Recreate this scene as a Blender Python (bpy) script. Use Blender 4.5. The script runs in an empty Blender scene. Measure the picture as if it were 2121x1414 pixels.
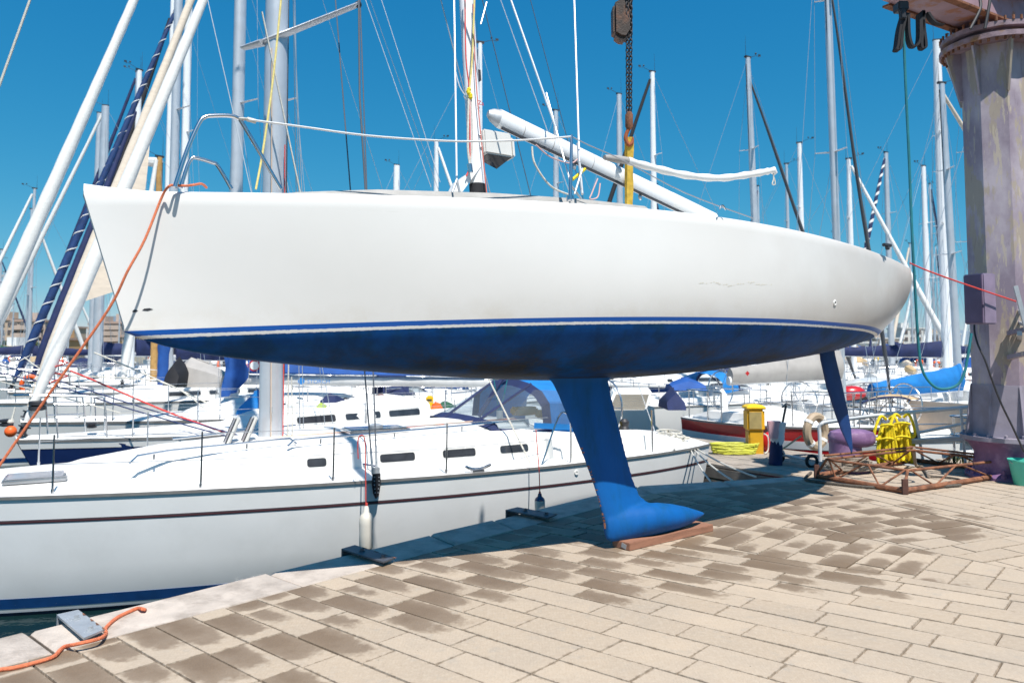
import bpy, bmesh, math, random
from math import sin, cos, tan, pi, radians as rad
from mathutils import Vector as V, Matrix, Euler
random.seed(7)
SC = bpy.context.scene
COL = SC.collection
# ---------------------------------------------------------------- camera
F, CX, HY, PIT, EYE = 1610.0, 1060.5, 714.0, rad(3.5), 1.6
CY = HY - F * tan(PIT)
cd = bpy.data.cameras.new('camera'); cam = bpy.data.objects.new('camera', cd); COL.objects.link(cam)
cam.location = (0, 0, EYE); cam.rotation_euler = (pi / 2 + PIT, 0, 0)
cd.sensor_width = 36; cd.lens = 36 * F / 2121; cd.shift_y = -(707 - CY) / 2121
cd.clip_start = .05; cd.clip_end = 4000
cd.dof.use_dof = True; cd.dof.focus_distance = 6.3; cd.dof.aperture_fstop = 2.6
SC.camera = cam
# ---------------------------------------------------------------- light
SUN_AZ = V((.38, -.925)).normalized(); SUN_EL = rad(61.5)
w = bpy.data.worlds.new('World'); SC.world = w; w.use_nodes = True
nt = w.node_tree; bg = nt.nodes['Background']
sk = nt.nodes.new('ShaderNodeTexSky'); sk.sky_type = 'NISHITA'; sk.sun_disc = False
sk.sun_elevation = SUN_EL; sk.sun_rotation = math.atan2(SUN_AZ.x, SUN_AZ.y)
sk.air_density = .8; sk.dust_density = 0; sk.ozone_density = 3.0; sk.altitude = 0
# the sky graded to the deep polarised blue of the day: one power curve per channel
sp = nt.nodes.new('ShaderNodeSeparateColor'); cb = nt.nodes.new('ShaderNodeCombineColor'); nt.links.new(sk.outputs[0], sp.inputs[0])
for i, (p_, k_) in enumerate(((1.7, .118), (.68, 1.06), (.40, 2.2))):
    a_ = nt.nodes.new('ShaderNodeMath'); a_.operation = 'POWER'; a_.inputs[1].default_value = p_; nt.links.new(sp.outputs[i], a_.inputs[0])
    m_ = nt.nodes.new('ShaderNodeMath'); m_.operation = 'MULTIPLY'; m_.inputs[1].default_value = k_; nt.links.new(a_.outputs[0], m_.inputs[0]); nt.links.new(m_.outputs[0], cb.inputs[i])
nt.links.new(cb.outputs[0], bg.inputs['Color'])
bg.inputs['Strength'].default_value = .108
sd = bpy.data.lights.new('sun', 'SUN'); sd.energy = 5.0; sd.angle = rad(.5); sd.color = (1, .955, .89)
sun = bpy.data.objects.new('sun', sd); COL.objects.link(sun)
sdir = V((SUN_AZ.x * cos(SUN_EL), SUN_AZ.y * cos(SUN_EL), sin(SUN_EL)))
sun.rotation_euler = sdir.to_track_quat('Z', 'Y').to_euler(); sun.location = (5, -10, 20)
SC.view_settings.view_transform = 'Standard'; SC.view_settings.look = 'None'
SC.view_settings.exposure = .39; SC.view_settings.gamma = 1
SC.render.engine = 'CYCLES'; SC.cycles.use_denoising = True; SC.cycles.max_bounces = 8; SC.cycles.transparent_max_bounces = 16
# ---------------------------------------------------------------- rays from the photo into the place
_fw = V((0, cos(PIT), sin(PIT))); _up = V((0, -sin(PIT), cos(PIT)))
def ray(px, py): return V((1, 0, 0)) * ((px - CX) / F) + _up * ((CY - py) / F) + _fw
def G(px, py, z=0.0):
    d = ray(px, py); return V((0, 0, EYE)) + d * ((z - EYE) / d.z)
def D(px, py, y):
    d = ray(px, py); return V((0, 0, EYE)) + d * (y / d.y)
# ---------------------------------------------------------------- materials
MATS = {}
def M(name, col, rough=.5, metal=0., var=.08, scale=6., bump=0., spec=.5, coat=0., dirt=None, dscale=2., damt=.5, dlo=.5, dhi=.65, stretch=None):
    if name in MATS: return MATS[name]
    m = bpy.data.materials.new(name); m.use_nodes = True; MATS[name] = m
    n = m.node_tree.nodes; l = m.node_tree.links; b = n['Principled BSDF']
    b.inputs['Roughness'].default_value = rough; b.inputs['Metallic'].default_value = metal
    b.inputs['Specular IOR Level'].default_value = spec; b.inputs['Coat Weight'].default_value = coat
    tc = n.new('ShaderNodeTexCoord'); src = tc.outputs['Object']
    if stretch:
        mp = n.new('ShaderNodeMapping'); mp.inputs['Scale'].default_value = stretch
        l.new(src, mp.inputs[0]); src = mp.outputs[0]
    no = n.new('ShaderNodeTexNoise'); no.inputs['Scale'].default_value = scale; no.inputs['Detail'].default_value = 6
    l.new(src, no.inputs['Vector'])
    mx = n.new('ShaderNodeMix'); mx.data_type = 'RGBA'
    mx.inputs['A'].default_value = (*[c * (1 - var) for c in col], 1); mx.inputs['B'].default_value = (*[min(1, c * (1 + var)) for c in col], 1)
    mr = n.new('ShaderNodeMapRange'); mr.inputs['From Min'].default_value = .3; mr.inputs['From Max'].default_value = .7
    l.new(no.outputs['Fac'], mr.inputs[0]); l.new(mr.outputs[0], mx.inputs['Factor'])
    out = mx.outputs['Result']
    if dirt:
        nd = n.new('ShaderNodeTexNoise'); nd.inputs['Scale'].default_value = dscale; nd.inputs['Detail'].default_value = 9; nd.inputs['Roughness'].default_value = .65
        l.new(src, nd.inputs['Vector'])
        rd = n.new('ShaderNodeMapRange'); rd.inputs['From Min'].default_value = dlo; rd.inputs['From Max'].default_value = dhi; rd.inputs['To Max'].default_value = damt
        l.new(nd.outputs['Fac'], rd.inputs[0])
        m2 = n.new('ShaderNodeMix'); m2.data_type = 'RGBA'; m2.inputs['B'].default_value = (*dirt, 1)
        l.new(out, m2.inputs['A']); l.new(rd.outputs[0], m2.inputs['Factor']); out = m2.outputs['Result']
    l.new(out, b.inputs['Base Color'])
    if bump:
        bp = n.new('ShaderNodeBump'); bp.inputs['Strength'].default_value = bump; bp.inputs['Distance'].default_value = .01
        n2 = n.new('ShaderNodeTexNoise'); n2.inputs['Scale'].default_value = scale * 8; n2.inputs['Detail'].default_value = 5
        l.new(src, n2.inputs['Vector']); l.new(n2.outputs['Fac'], bp.inputs['Height']); l.new(bp.outputs[0], b.inputs['Normal'])
    return m
gel = lambda: M('white_gelcoat', (.80, .79, .76), .28, var=.03, scale=2, coat=.3)
WHT = gel()
DECKW = M('deck_white', (.80, .79, .76), .55, var=.05, scale=3, dirt=(.5, .48, .43), damt=.35, dscale=3)
STEEL = M('stainless_steel', (.62, .62, .63), .22, 1, var=.05)
ALU = M('mast_aluminium', (.60, .62, .65), .38, .45, var=.06, scale=3, dirt=(.45, .46, .48), damt=.3)
ALUW = M('mast_white', (.78, .79, .80), .35, 0, var=.04, scale=3)
WOODM = M('mast_wood', (.45, .26, .09), .4, 0, var=.2, scale=8)
WIRE = M('rigging_wire', (.55, .56, .58), .35, .7)
WIREL = M('rigging_rod', (.75, .76, .78), .35, .3)
DARKM = M('dark_fitting', (.03, .03, .035), .5)
GLASSD = M('smoked_window', (.035, .038, .045), .12, var=.3, coat=.5)
SAILW = M('sail_white', (.74, .73, .70), .7, var=.06, scale=5, bump=.15, stretch=(1, 1, 4))
SAILC = M('sail_cream', (.68, .58, .47), .75, var=.08, scale=5, bump=.2, stretch=(1, 1, 4))
NAVY = M('canvas_navy', (.012, .022, .085), .8, var=.25, scale=4, bump=.3)
BLUE = M('canvas_blue', (.01, .075, .30), .75, var=.2, scale=4, bump=.3)
AZUR = M('canvas_azure', (.005, .17, .48), .75, var=.15, scale=4, bump=.3)
GREYC = M('canvas_grey', (.36, .34, .32), .85, var=.1, scale=4, bump=.3)
TANC = M('canvas_tan', (.50, .36, .2), .85, var=.12, scale=4, bump=.3)
BLACKC = M('canvas_black', (.012, .012, .016), .8, var=.2)
GREENC = M('canvas_green', (.02, .09, .05), .8, var=.2)
REDP = M('red_paint', (.48, .012, .016), .3, var=.15, coat=.4)
NAVYP = M('navy_hull_paint', (.012, .03, .11), .2, var=.1, coat=.4)
TEAK = M('weathered_teak', (.36, .30, .25), .75, var=.18, scale=9, bump=.2)
RUB = M('rub_rail', (.22, .21, .20), .5, var=.15, scale=8)
YELP = M('yellow_plastic', (.80, .50, .01), .45, var=.08)
ORAN = M('orange_plastic', (.85, .13, .02), .5, var=.08)
ROPEO = M('rope_orange', (.70, .19, .085), .8, var=.25, scale=60, bump=.6)
ROPEP = M('rope_pale_yellow', (.66, .55, .20), .8, var=.15, scale=50)
ROPEY = M('rope_yellow', (.80, .62, .01), .7, var=.18, scale=50, bump=.5)
ROPEW = M('rope_white', (.62, .59, .52), .85, var=.2, scale=70, bump=.5)
ROPEB = M('rope_navy', (.02, .035, .12), .8, var=.2)
ROPER = M('rope_red', (.62, .06, .05), .8, var=.2, scale=60)
ROPED = M('rope_dark', (.10, .085, .07), .9, var=.3, scale=60, bump=.5)
TEAL = M('rope_teal', (.01, .16, .19), .7, var=.2)
RUST = M('rusty_steel', (.24, .10, .052), .85, .1, var=.4, scale=12, bump=.5, dirt=(.09, .04, .025), dscale=9, damt=.8)
GALV = M('galvanised_steel', (.44, .46, .48), .5, .5, var=.12, scale=14, dirt=(.20, .09, .05), dscale=12, dlo=.66, dhi=.7, damt=.8)
def crane_paint():
    m = bpy.data.materials.new('weathered_crane_paint'); m.use_nodes = True; n = m.node_tree.nodes; l = m.node_tree.links; b = n['Principled BSDF']; b.inputs['Roughness'].default_value = .6
    tc = n.new('ShaderNodeTexCoord')
    def ns(sc, st, det=8, ro=.65):
        mp = n.new('ShaderNodeMapping'); mp.inputs['Scale'].default_value = st; l.new(tc.outputs['Object'], mp.inputs[0])
        x = n.new('ShaderNodeTexNoise'); x.inputs['Scale'].default_value = sc; x.inputs['Detail'].default_value = det; x.inputs['Roughness'].default_value = ro; l.new(mp.outputs[0], x.inputs['Vector']); return x.outputs['Fac']
    def rg(x, a, c, hi=1.):
        r = n.new('ShaderNodeMapRange'); r.inputs[1].default_value = a; r.inputs[2].default_value = c; r.inputs[4].default_value = hi; l.new(x, r.inputs[0]); return r.outputs[0]
    def mx(f, a, c):
        x = n.new('ShaderNodeMix'); x.data_type = 'RGBA'; l.new(f, x.inputs['Factor'])
        for k, q in (('A', a), ('B', c)):
            if isinstance(q, tuple): x.inputs[k].default_value = (*q, 1)
            else: l.new(q, x.inputs[k])
        return x.outputs['Result']
    c = mx(rg(ns(1.1, (1, 1, .6)), .42, .60), (.25, .20, .245), (.44, .385, .425))
    c = mx(rg(ns(2.4, (1.6, 1.6, .5)), .53, .56, .8), c, (.36, .30, .22))          # khaki undercoat showing through
    c = mx(rg(ns(5.5, (2.2, 2.2, .35)), .585, .605, .75), c, (.48, .41, .31))      # brushed flakes
    c = mx(rg(ns(9, (1, 1, .25)), .60, .68, .45), c, (.15, .11, .14))               # dark runs
    c = mx(rg(ns(13, (1, 1, .6)), .70, .715, .9), c, (.32, .115, .03))              # rust spots
    l.new(c, b.inputs['Base Color'])
    bp = n.new('ShaderNodeBump'); bp.inputs['Strength'].default_value = .25; bp.inputs['Distance'].default_value = .01; l.new(ns(5.5, (2.2, 2.2, .35)), bp.inputs['Height']); l.new(bp.outputs[0], b.inputs['Normal'])
    return m
LILAC = crane_paint()
LILAC2 = M('lilac_primer', (.27, .245, .30), .6, var=.12, scale=5, bump=.15, dirt=(.20, .17, .19), dscale=4, damt=.6)
PURP = M('purple_paint', (.19, .10, .21), .5, var=.15, scale=6, bump=.2, dirt=(.42, .26, .40), dscale=7, damt=.5)
TURQ = M('turquoise_plastic', (.08, .50, .38), .45, var=.06)
FENDW = M('fender_vinyl', (.70, .66, .58), .45, var=.06, dirt=(.45, .36, .24), dscale=6, damt=.4)
PLANK = M('pier_planks', (.34, .29, .24), .85, var=.2, scale=4, bump=.3, stretch=(1, 1, 1), dirt=(.22, .19, .16), dscale=3)
REDWOOD = M('red_timber', (.30, .14, .085), .8, var=.2, scale=5, bump=.4, stretch=(.6, 6, 6))
GREYPL = M('grey_moulding', (.62, .61, .58), .5, var=.05)
TYRE = M('rubber', (.018, .018, .02), .8)

def clear_mat():
    m = bpy.data.materials.new('clear_vinyl'); m.use_nodes = True; n = m.node_tree.nodes; l = m.node_tree.links
    b = n['Principled BSDF']; b.inputs['Base Color'].default_value = (.25, .28, .30, 1); b.inputs['Roughness'].default_value = .12
    t = n.new('ShaderNodeBsdfTransparent'); t.inputs[0].default_value = (.82, .87, .9, 1)
    x = n.new('ShaderNodeMixShader'); x.inputs[0].default_value = .25
    l.new(t.outputs[0], x.inputs[1]); l.new(b.outputs[0], x.inputs[2]); l.new(x.outputs[0], n['Material Output'].inputs[0])
    return m
CLEAR = clear_mat()
# ---------------------------------------------------------------- mesh builder
class MB:
    def __init__(s): s.v = []; s.f = []; s.uv = {}
    def add(s, vs, fs):
        o = len(s.v); s.v += [tuple(p) for p in vs]; s.f += [tuple(i + o for i in f) for f in fs]; return s
    def box(s, c, size, rot=None):
        c = V(c); h = V(size) / 2
        R = rot if rot is not None else Matrix.Identity(3)
        vs = [c + R @ V((x * h.x, y * h.y, z * h.z)) for x in (-1, 1) for y in (-1, 1) for z in (-1, 1)]
        return s.add(vs, [(0, 1, 3, 2), (4, 6, 7, 5), (0, 4, 5, 1), (2, 3, 7, 6), (0, 2, 6, 4), (1, 5, 7, 3)])
    def bar(s, a, b, w, h, up=V((0, 0, 1))):
        a = V(a); b = V(b); d = (b - a); L = d.length; x = d / L
        y = up.cross(x); y = y.normalized() if y.length > 1e-4 else V((0, 1, 0)); z = x.cross(y)
        return s.box((a + b) / 2, (L, w, h), Matrix((x, y, z)).transposed())
    def tube(s, pts, r, n=8, cap=True, squash=None):
        pts = [V(p) for p in pts]; N = len(pts)
        rs = r if isinstance(r, (list, tuple)) else [r] * N
        o = len(s.v); prev = None
        for i, p in enumerate(pts):
            t = (pts[min(i + 1, N - 1)] - pts[max(i - 1, 0)]).normalized()
            if prev is None:
                a = V((0, 0, 1)) if abs(t.z) < .9 else V((1, 0, 0))
                u = a.cross(t).normalized()
            else:
                u = (prev - t * prev.dot(t)).normalized()
            prev = u; q = t.cross(u)
            for k in range(n):
                an = 2 * pi * k / n
                s.v.append(tuple(p + (u * cos(an) * (squash[0] if squash else 1) + q * sin(an) * (squash[1] if squash else 1)) * rs[i]))
        for i in range(N - 1):
            for k in range(n):
                s.f.append((o + i * n + k, o + i * n + (k + 1) % n, o + (i + 1) * n + (k + 1) % n, o + (i + 1) * n + k))
        if cap:
            s.f.append(tuple(o + k for k in reversed(range(n)))); s.f.append(tuple(o + (N - 1) * n + k for k in range(n)))
        return s
    def lathe(s, prof, c, n=20, a0=0, axis=None):
        c = V(c); o = len(s.v); m = len(prof); R = axis if axis is not None else Matrix.Identity(3)
        for r, z in prof:
            for k in range(n):
                an = a0 + 2 * pi * k / n; s.v.append(tuple(c + R @ V((r * cos(an), r * sin(an), z))))
        for i in range(m - 1):
            for k in range(n):
                s.f.append((o + i * n + k, o + i * n + (k + 1) % n, o + (i + 1) * n + (k + 1) % n, o + (i + 1) * n + k))
        s.f.append(tuple(o + k for k in reversed(range(n)))); s.f.append(tuple(o + (m - 1) * n + k for k in range(n)))
        return s
    def grid(s, rows, flip=False, closed=False):
        o = len(s.v); m = len(rows[0])
        for r in rows: s.v += [tuple(p) for p in r]
        for i in range(len(rows) - 1):
            for k in range(m if closed else m - 1):
                f = (o + i * m + k, o + i * m + (k + 1) % m, o + (i + 1) * m + (k + 1) % m, o + (i + 1) * m + k)
                s.f.append(f[::-1] if flip else f)
        return s
    def sphere(s, c, r, n=12, m=8, sc=(1, 1, 1)):
        return s.add(*_sph(c, r, n, m, sc))
    def build(s, name, mat, parent=None, smooth=None, bevel=0):
        me = bpy.data.meshes.new(name); me.from_pydata(s.v, [], s.f); me.update()
        bm = bmesh.new(); bm.from_mesh(me)
        if smooth != 'keep': bmesh.ops.recalc_face_normals(bm, faces=bm.faces)
        if bevel: bmesh.ops.bevel(bm, geom=[e for e in bm.edges if len(e.link_faces) == 2 and e.calc_face_angle(0) > .6], offset=bevel, segments=2, affect='EDGES', clamp_overlap=True)
        bm.to_mesh(me); bm.free()
        o = bpy.data.objects.new(name, me); COL.objects.link(o)
        for mm in (mat if isinstance(mat, (list, tuple)) else [mat]): me.materials.append(mm)
        ang = rad(40)
        me.polygons.foreach_set('use_smooth', [True] * len(me.polygons))
        try: me.set_sharp_from_angle(angle=ang)
        except Exception: pass
        if parent is not None: o.parent = parent
        return o
def _sph(c, r, n, m, sc):
    c = V(c); vs = []; fs = []
    for i in range(m + 1):
        t = pi * i / m
        for k in range(n):
            a = 2 * pi * k / n; vs.append(c + V((r * sin(t) * cos(a) * sc[0], r * sin(t) * sin(a) * sc[1], r * cos(t) * sc[2])))
    for i in range(m):
        for k in range(n): fs.append((i * n + k, i * n + (k + 1) % n, (i + 1) * n + (k + 1) % n, (i + 1) * n + k))
    return vs, fs
def tag(o, label=None, cat=None, group=None, kind=None):
    for k, v in (('label', label), ('category', cat), ('group', group), ('kind', kind)):
        if v: o[k] = v
    return o
def empty(name, loc, label, cat, rz=0., group=None, rot=None):
    o = bpy.data.objects.new(name, None); COL.objects.link(o); o.location = loc
    o.rotation_euler = rot if rot is not None else (0, 0, rz); o.empty_display_size = .2
    return tag(o, label, cat, group)
def sag(a, b, d=.0, n=10):
    a = V(a); b = V(b); return [a.lerp(b, i / n) - V((0, 0, d * 4 * (i / n) * (1 - i / n))) for i in range(n + 1)]
def smooth(pts, k=6):
    pts = [V(p) for p in pts]; out = []
    for i in range(len(pts) - 1):
        p0 = pts[max(i - 1, 0)]; p1 = pts[i]; p2 = pts[i + 1]; p3 = pts[min(i + 2, len(pts) - 1)]
        for j in range(k):
            t = j / k
            out.append(.5 * ((2 * p1) + (p2 - p0) * t + (2 * p0 - 5 * p1 + 4 * p2 - p3) * t * t + (3 * p1 - p0 - 3 * p2 + p3) * t ** 3))
    out.append(pts[-1]); return out
def interp(x, tab):
    if x <= tab[0][0]: return tab[0][1]
    for (a, b), (c, d) in zip(tab, tab[1:]):
        if x <= c:
            t = (x - a) / (c - a); return b + (d - b) * t
    return tab[-1][1]
def sinterp(x, tab):                       # smooth (Catmull-Rom) version
    n = len(tab)
    if x <= tab[0][0]: return tab[0][1]
    if x >= tab[-1][0]: return tab[-1][1]
    for i in range(n - 1):
        if x <= tab[i + 1][0]:
            x0, y0 = tab[i]; x1, y1 = tab[i + 1]; h = x1 - x0; t = (x - x0) / h
            m0 = (tab[i + 1][1] - tab[i - 1][1]) / (tab[i + 1][0] - tab[i - 1][0]) if i > 0 else (y1 - y0) / h
            m1 = (tab[i + 2][1] - tab[i][1]) / (tab[i + 2][0] - tab[i][0]) if i + 2 < n else (y1 - y0) / h
            return (2 * t ** 3 - 3 * t * t + 1) * y0 + (t ** 3 - 2 * t * t + t) * h * m0 + (-2 * t ** 3 + 3 * t * t) * y1 + (t ** 3 - t * t) * h * m1
WATER = -1.25
exec_parts = []
# ================================================================ SETTING: quay, paving, kerb, water, pier, land
D1 = V((sin(rad(41.5)), cos(rad(41.5)))); P1 = V((-1.38, 5.28))
BI = V((1.5, 8.45)); BO = V((1.42, 8.92)); EI = V((3.52, 9.38)); EO = V((3.56, 9.60))
INL = [P1 - D1 * 14, P1, BI, EI]; OUTL = [P1 - D1 * 14 + V((-D1.y, D1.x)) * .43, P1 + V((-D1.y, D1.x)) * .43, BO, EO]
FAR = [V((4.6, 10.05)), V((8.0, 11.3)), V((30, 16))]
def ground():
    top = [OUTL[0], OUTL[1], BO, EO] + FAR + [V((30, -25)), V((-30, -25)), V((-30, -10))]
    b = MB(); n = len(top)
    ins = [V((p.x, p.y)) for p in top]
    b.v = [(p.x, p.y, -.018) for p in ins] + [(p.x, p.y, -4) for p in ins]
    b.f = [tuple(range(n))] + [(i, (i + 1) % n, n + (i + 1) % n, n + i) for i in range(n)]
    return b
CONC = M('quay_concrete', (.060, .045, .032), .95, var=.4, scale=14, bump=.4)
tag(ground().build('ground', CONC), kind='structure')
def paver_mat():
    m = bpy.data.materials.new('stone_paving'); m.use_nodes = True; n = m.node_tree.nodes; l = m.node_tree.links; b = n['Principled BSDF']
    at = n.new('ShaderNodeVertexColor'); at.layer_name = 'wet'; sp = n.new('ShaderNodeSeparateColor'); l.new(at.outputs[0], sp.inputs[0])
    uv = n.new('ShaderNodeUVMap'); uv.uv_map = 'cell'; su = n.new('ShaderNodeSeparateXYZ'); l.new(uv.outputs[0], su.inputs[0])
    tc = n.new('ShaderNodeTexCoord')
    def math_(op, a, bb=None, c=None, clamp=False):
        x = n.new('ShaderNodeMath'); x.operation = op; x.use_clamp = clamp
        for i, q in enumerate((a, bb, c)):
            if q is None: continue
            if isinstance(q, (int, float)): x.inputs[i].default_value = q
            else: l.new(q, x.inputs[i])
        return x.outputs[0]
    def noise(sc, det=5, vec=None, rough=.55):
        x = n.new('ShaderNodeTexNoise'); x.inputs['Scale'].default_value = sc; x.inputs['Detail'].default_value = det; x.inputs['Roughness'].default_value = rough
        l.new(vec or tc.outputs['Object'], x.inputs['Vector']); return x.outputs['Fac']
    def mix(f, a, bb):
        x = n.new('ShaderNodeMix'); x.data_type = 'RGBA'; l.new(f, x.inputs['Factor'])
        for k, q in (('A', a), ('B', bb)):
            if isinstance(q, tuple): x.inputs[k].default_value = (*q, 1)
            else: l.new(q, x.inputs[k])
        return x.outputs['Result']
    def rng(x, a, c, lo=0., hi=1.):
        r = n.new('ShaderNodeMapRange'); r.inputs[1].default_value = a; r.inputs[2].default_value = c; r.inputs[3].default_value = lo; r.inputs[4].default_value = hi
        l.new(x, r.inputs[0]); return r.outputs[0]
    n1 = noise(3.1, 8); n2 = noise(26, 6); n3 = noise(120, 3); n4 = noise(7.5, 6, rough=.7)
    dry = mix(sp.outputs[1], (.385, .302, .22), (.468, .373, .277))
    dry = mix(rng(n1, .35, .7, 0, .5), dry, (.34, .28, .22))
    dry = mix(rng(n2, .42, .66, 0, .32), dry, (.475, .395, .31))
    dry = mix(rng(n3, .5, .72, 0, .5), dry, (.30, .235, .175))
    dry = mix(rng(n4, .56, .72, 0, .5), dry, (.30, .275, .24))
    n5 = noise(1.15, 5, rough=.6); dry = mix(rng(n5, .48, .68, 0, .35), dry, (.32, .27, .22)); n6 = noise(46, 4); dry = mix(rng(n6, .5, .68, 0, .35), dry, (.50, .42, .325))            # grey scuffs
    nb = noise(16, 4, rough=.8); dry = mix(rng(nb, .715, .735, 0, .5), dry, (.20, .27, .40))    # specks of blue bottom paint
    nk = noise(23, 2); dry = mix(rng(nk, .755, .77, 0, .75), dry, (.10, .075, .05))             # dark spots
    eu = math_('MULTIPLY', math_('MINIMUM', su.outputs[0], math_('SUBTRACT', 1., su.outputs[0])), .5); ev = math_('MULTIPLY', math_('MINIMUM', su.outputs[1], math_('SUBTRACT', 1., su.outputs[1])), .21)
    ed = math_('ADD', math_('MINIMUM', eu, ev), math_('MULTIPLY', math_('SUBTRACT', n2, .62), .075))
    dry = mix(rng(ed, -.006, -.014, 0, .55), dry, (.19, .14, .095))           # grit caught along the joints
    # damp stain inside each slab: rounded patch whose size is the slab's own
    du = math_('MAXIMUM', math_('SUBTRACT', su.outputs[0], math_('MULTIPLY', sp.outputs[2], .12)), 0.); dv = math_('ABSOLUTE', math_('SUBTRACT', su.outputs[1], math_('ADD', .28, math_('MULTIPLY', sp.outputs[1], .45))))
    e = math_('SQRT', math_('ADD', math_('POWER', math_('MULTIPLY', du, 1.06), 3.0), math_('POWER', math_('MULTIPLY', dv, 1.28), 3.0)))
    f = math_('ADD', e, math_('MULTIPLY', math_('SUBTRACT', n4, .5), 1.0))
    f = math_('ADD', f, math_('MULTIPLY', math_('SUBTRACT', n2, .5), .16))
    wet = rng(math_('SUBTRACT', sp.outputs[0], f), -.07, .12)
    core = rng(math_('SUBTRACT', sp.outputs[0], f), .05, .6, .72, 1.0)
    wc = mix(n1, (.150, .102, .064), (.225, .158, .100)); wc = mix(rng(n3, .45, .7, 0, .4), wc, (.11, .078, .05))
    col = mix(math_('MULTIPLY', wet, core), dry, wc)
    l.new(col, b.inputs['Base Color'])
    l.new(rng(wet, 0, 1, .88, .62), b.inputs['Roughness'])
    wv = n.new('ShaderNodeTexWave'); wv.inputs['Scale'].default_value = 18; wv.inputs['Distortion'].default_value = 5; wv.inputs['Detail'].default_value = 3; wv.inputs['Detail Scale'].default_value = 1.5
    l.new(tc.outputs['Object'], wv.inputs['Vector'])
    bp = n.new('ShaderNodeBump'); bp.inputs['Strength'].default_value = .28; bp.inputs['Distance'].default_value = .004
    h = math_('ADD', math_('MULTIPLY', wv.outputs['Fac'], .5), math_('ADD', n2, math_('MULTIPLY', n3, .6)))
    l.new(h, bp.inputs['Height']); l.new(bp.outputs[0], b.inputs['Normal'])
    return m
def clip(poly, a, b):                       # keep the part on the left of the line a->b ; poly = [(pos, uv)]
    out = []; d = b - a; sd_ = lambda p: d.x * (p.y - a.y) - d.y * (p.x - a.x)
    for i in range(len(poly)):
        p, q = poly[i], poly[(i + 1) % len(poly)]; s0, s1 = sd_(p[0]), sd_(q[0])
        if s0 >= 0: out.append(p)
        if (s0 >= 0) != (s1 >= 0):
            t = s0 / (s0 - s1); out.append((p[0].lerp(q[0], t), p[1].lerp(q[1], t)))
    return out
def inset(poly, g):
    n = len(poly); L = []
    for i in range(n):
        a, b = poly[i][0], poly[(i + 1) % n][0]; d = b - a
        if d.length < .012: continue
        d.normalize(); L.append((a + V((-d.y, d.x)) * g, d))
    out = []
    for i in range(len(L)):
        (a, d), (c, e) = L[i - 1], L[i]; x = d.x * e.y - d.y * e.x
        if abs(x) < 1e-4: return None
        t = ((c.x - a.x) * e.y - (c.y - a.y) * e.x) / x; out.append(a + d * t)
    ar = sum(out[i - 1].x * out[i].y - out[i].x * out[i - 1].y for i in range(len(out))) / 2
    return out if len(out) >= 3 and ar > .0006 else None
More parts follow.
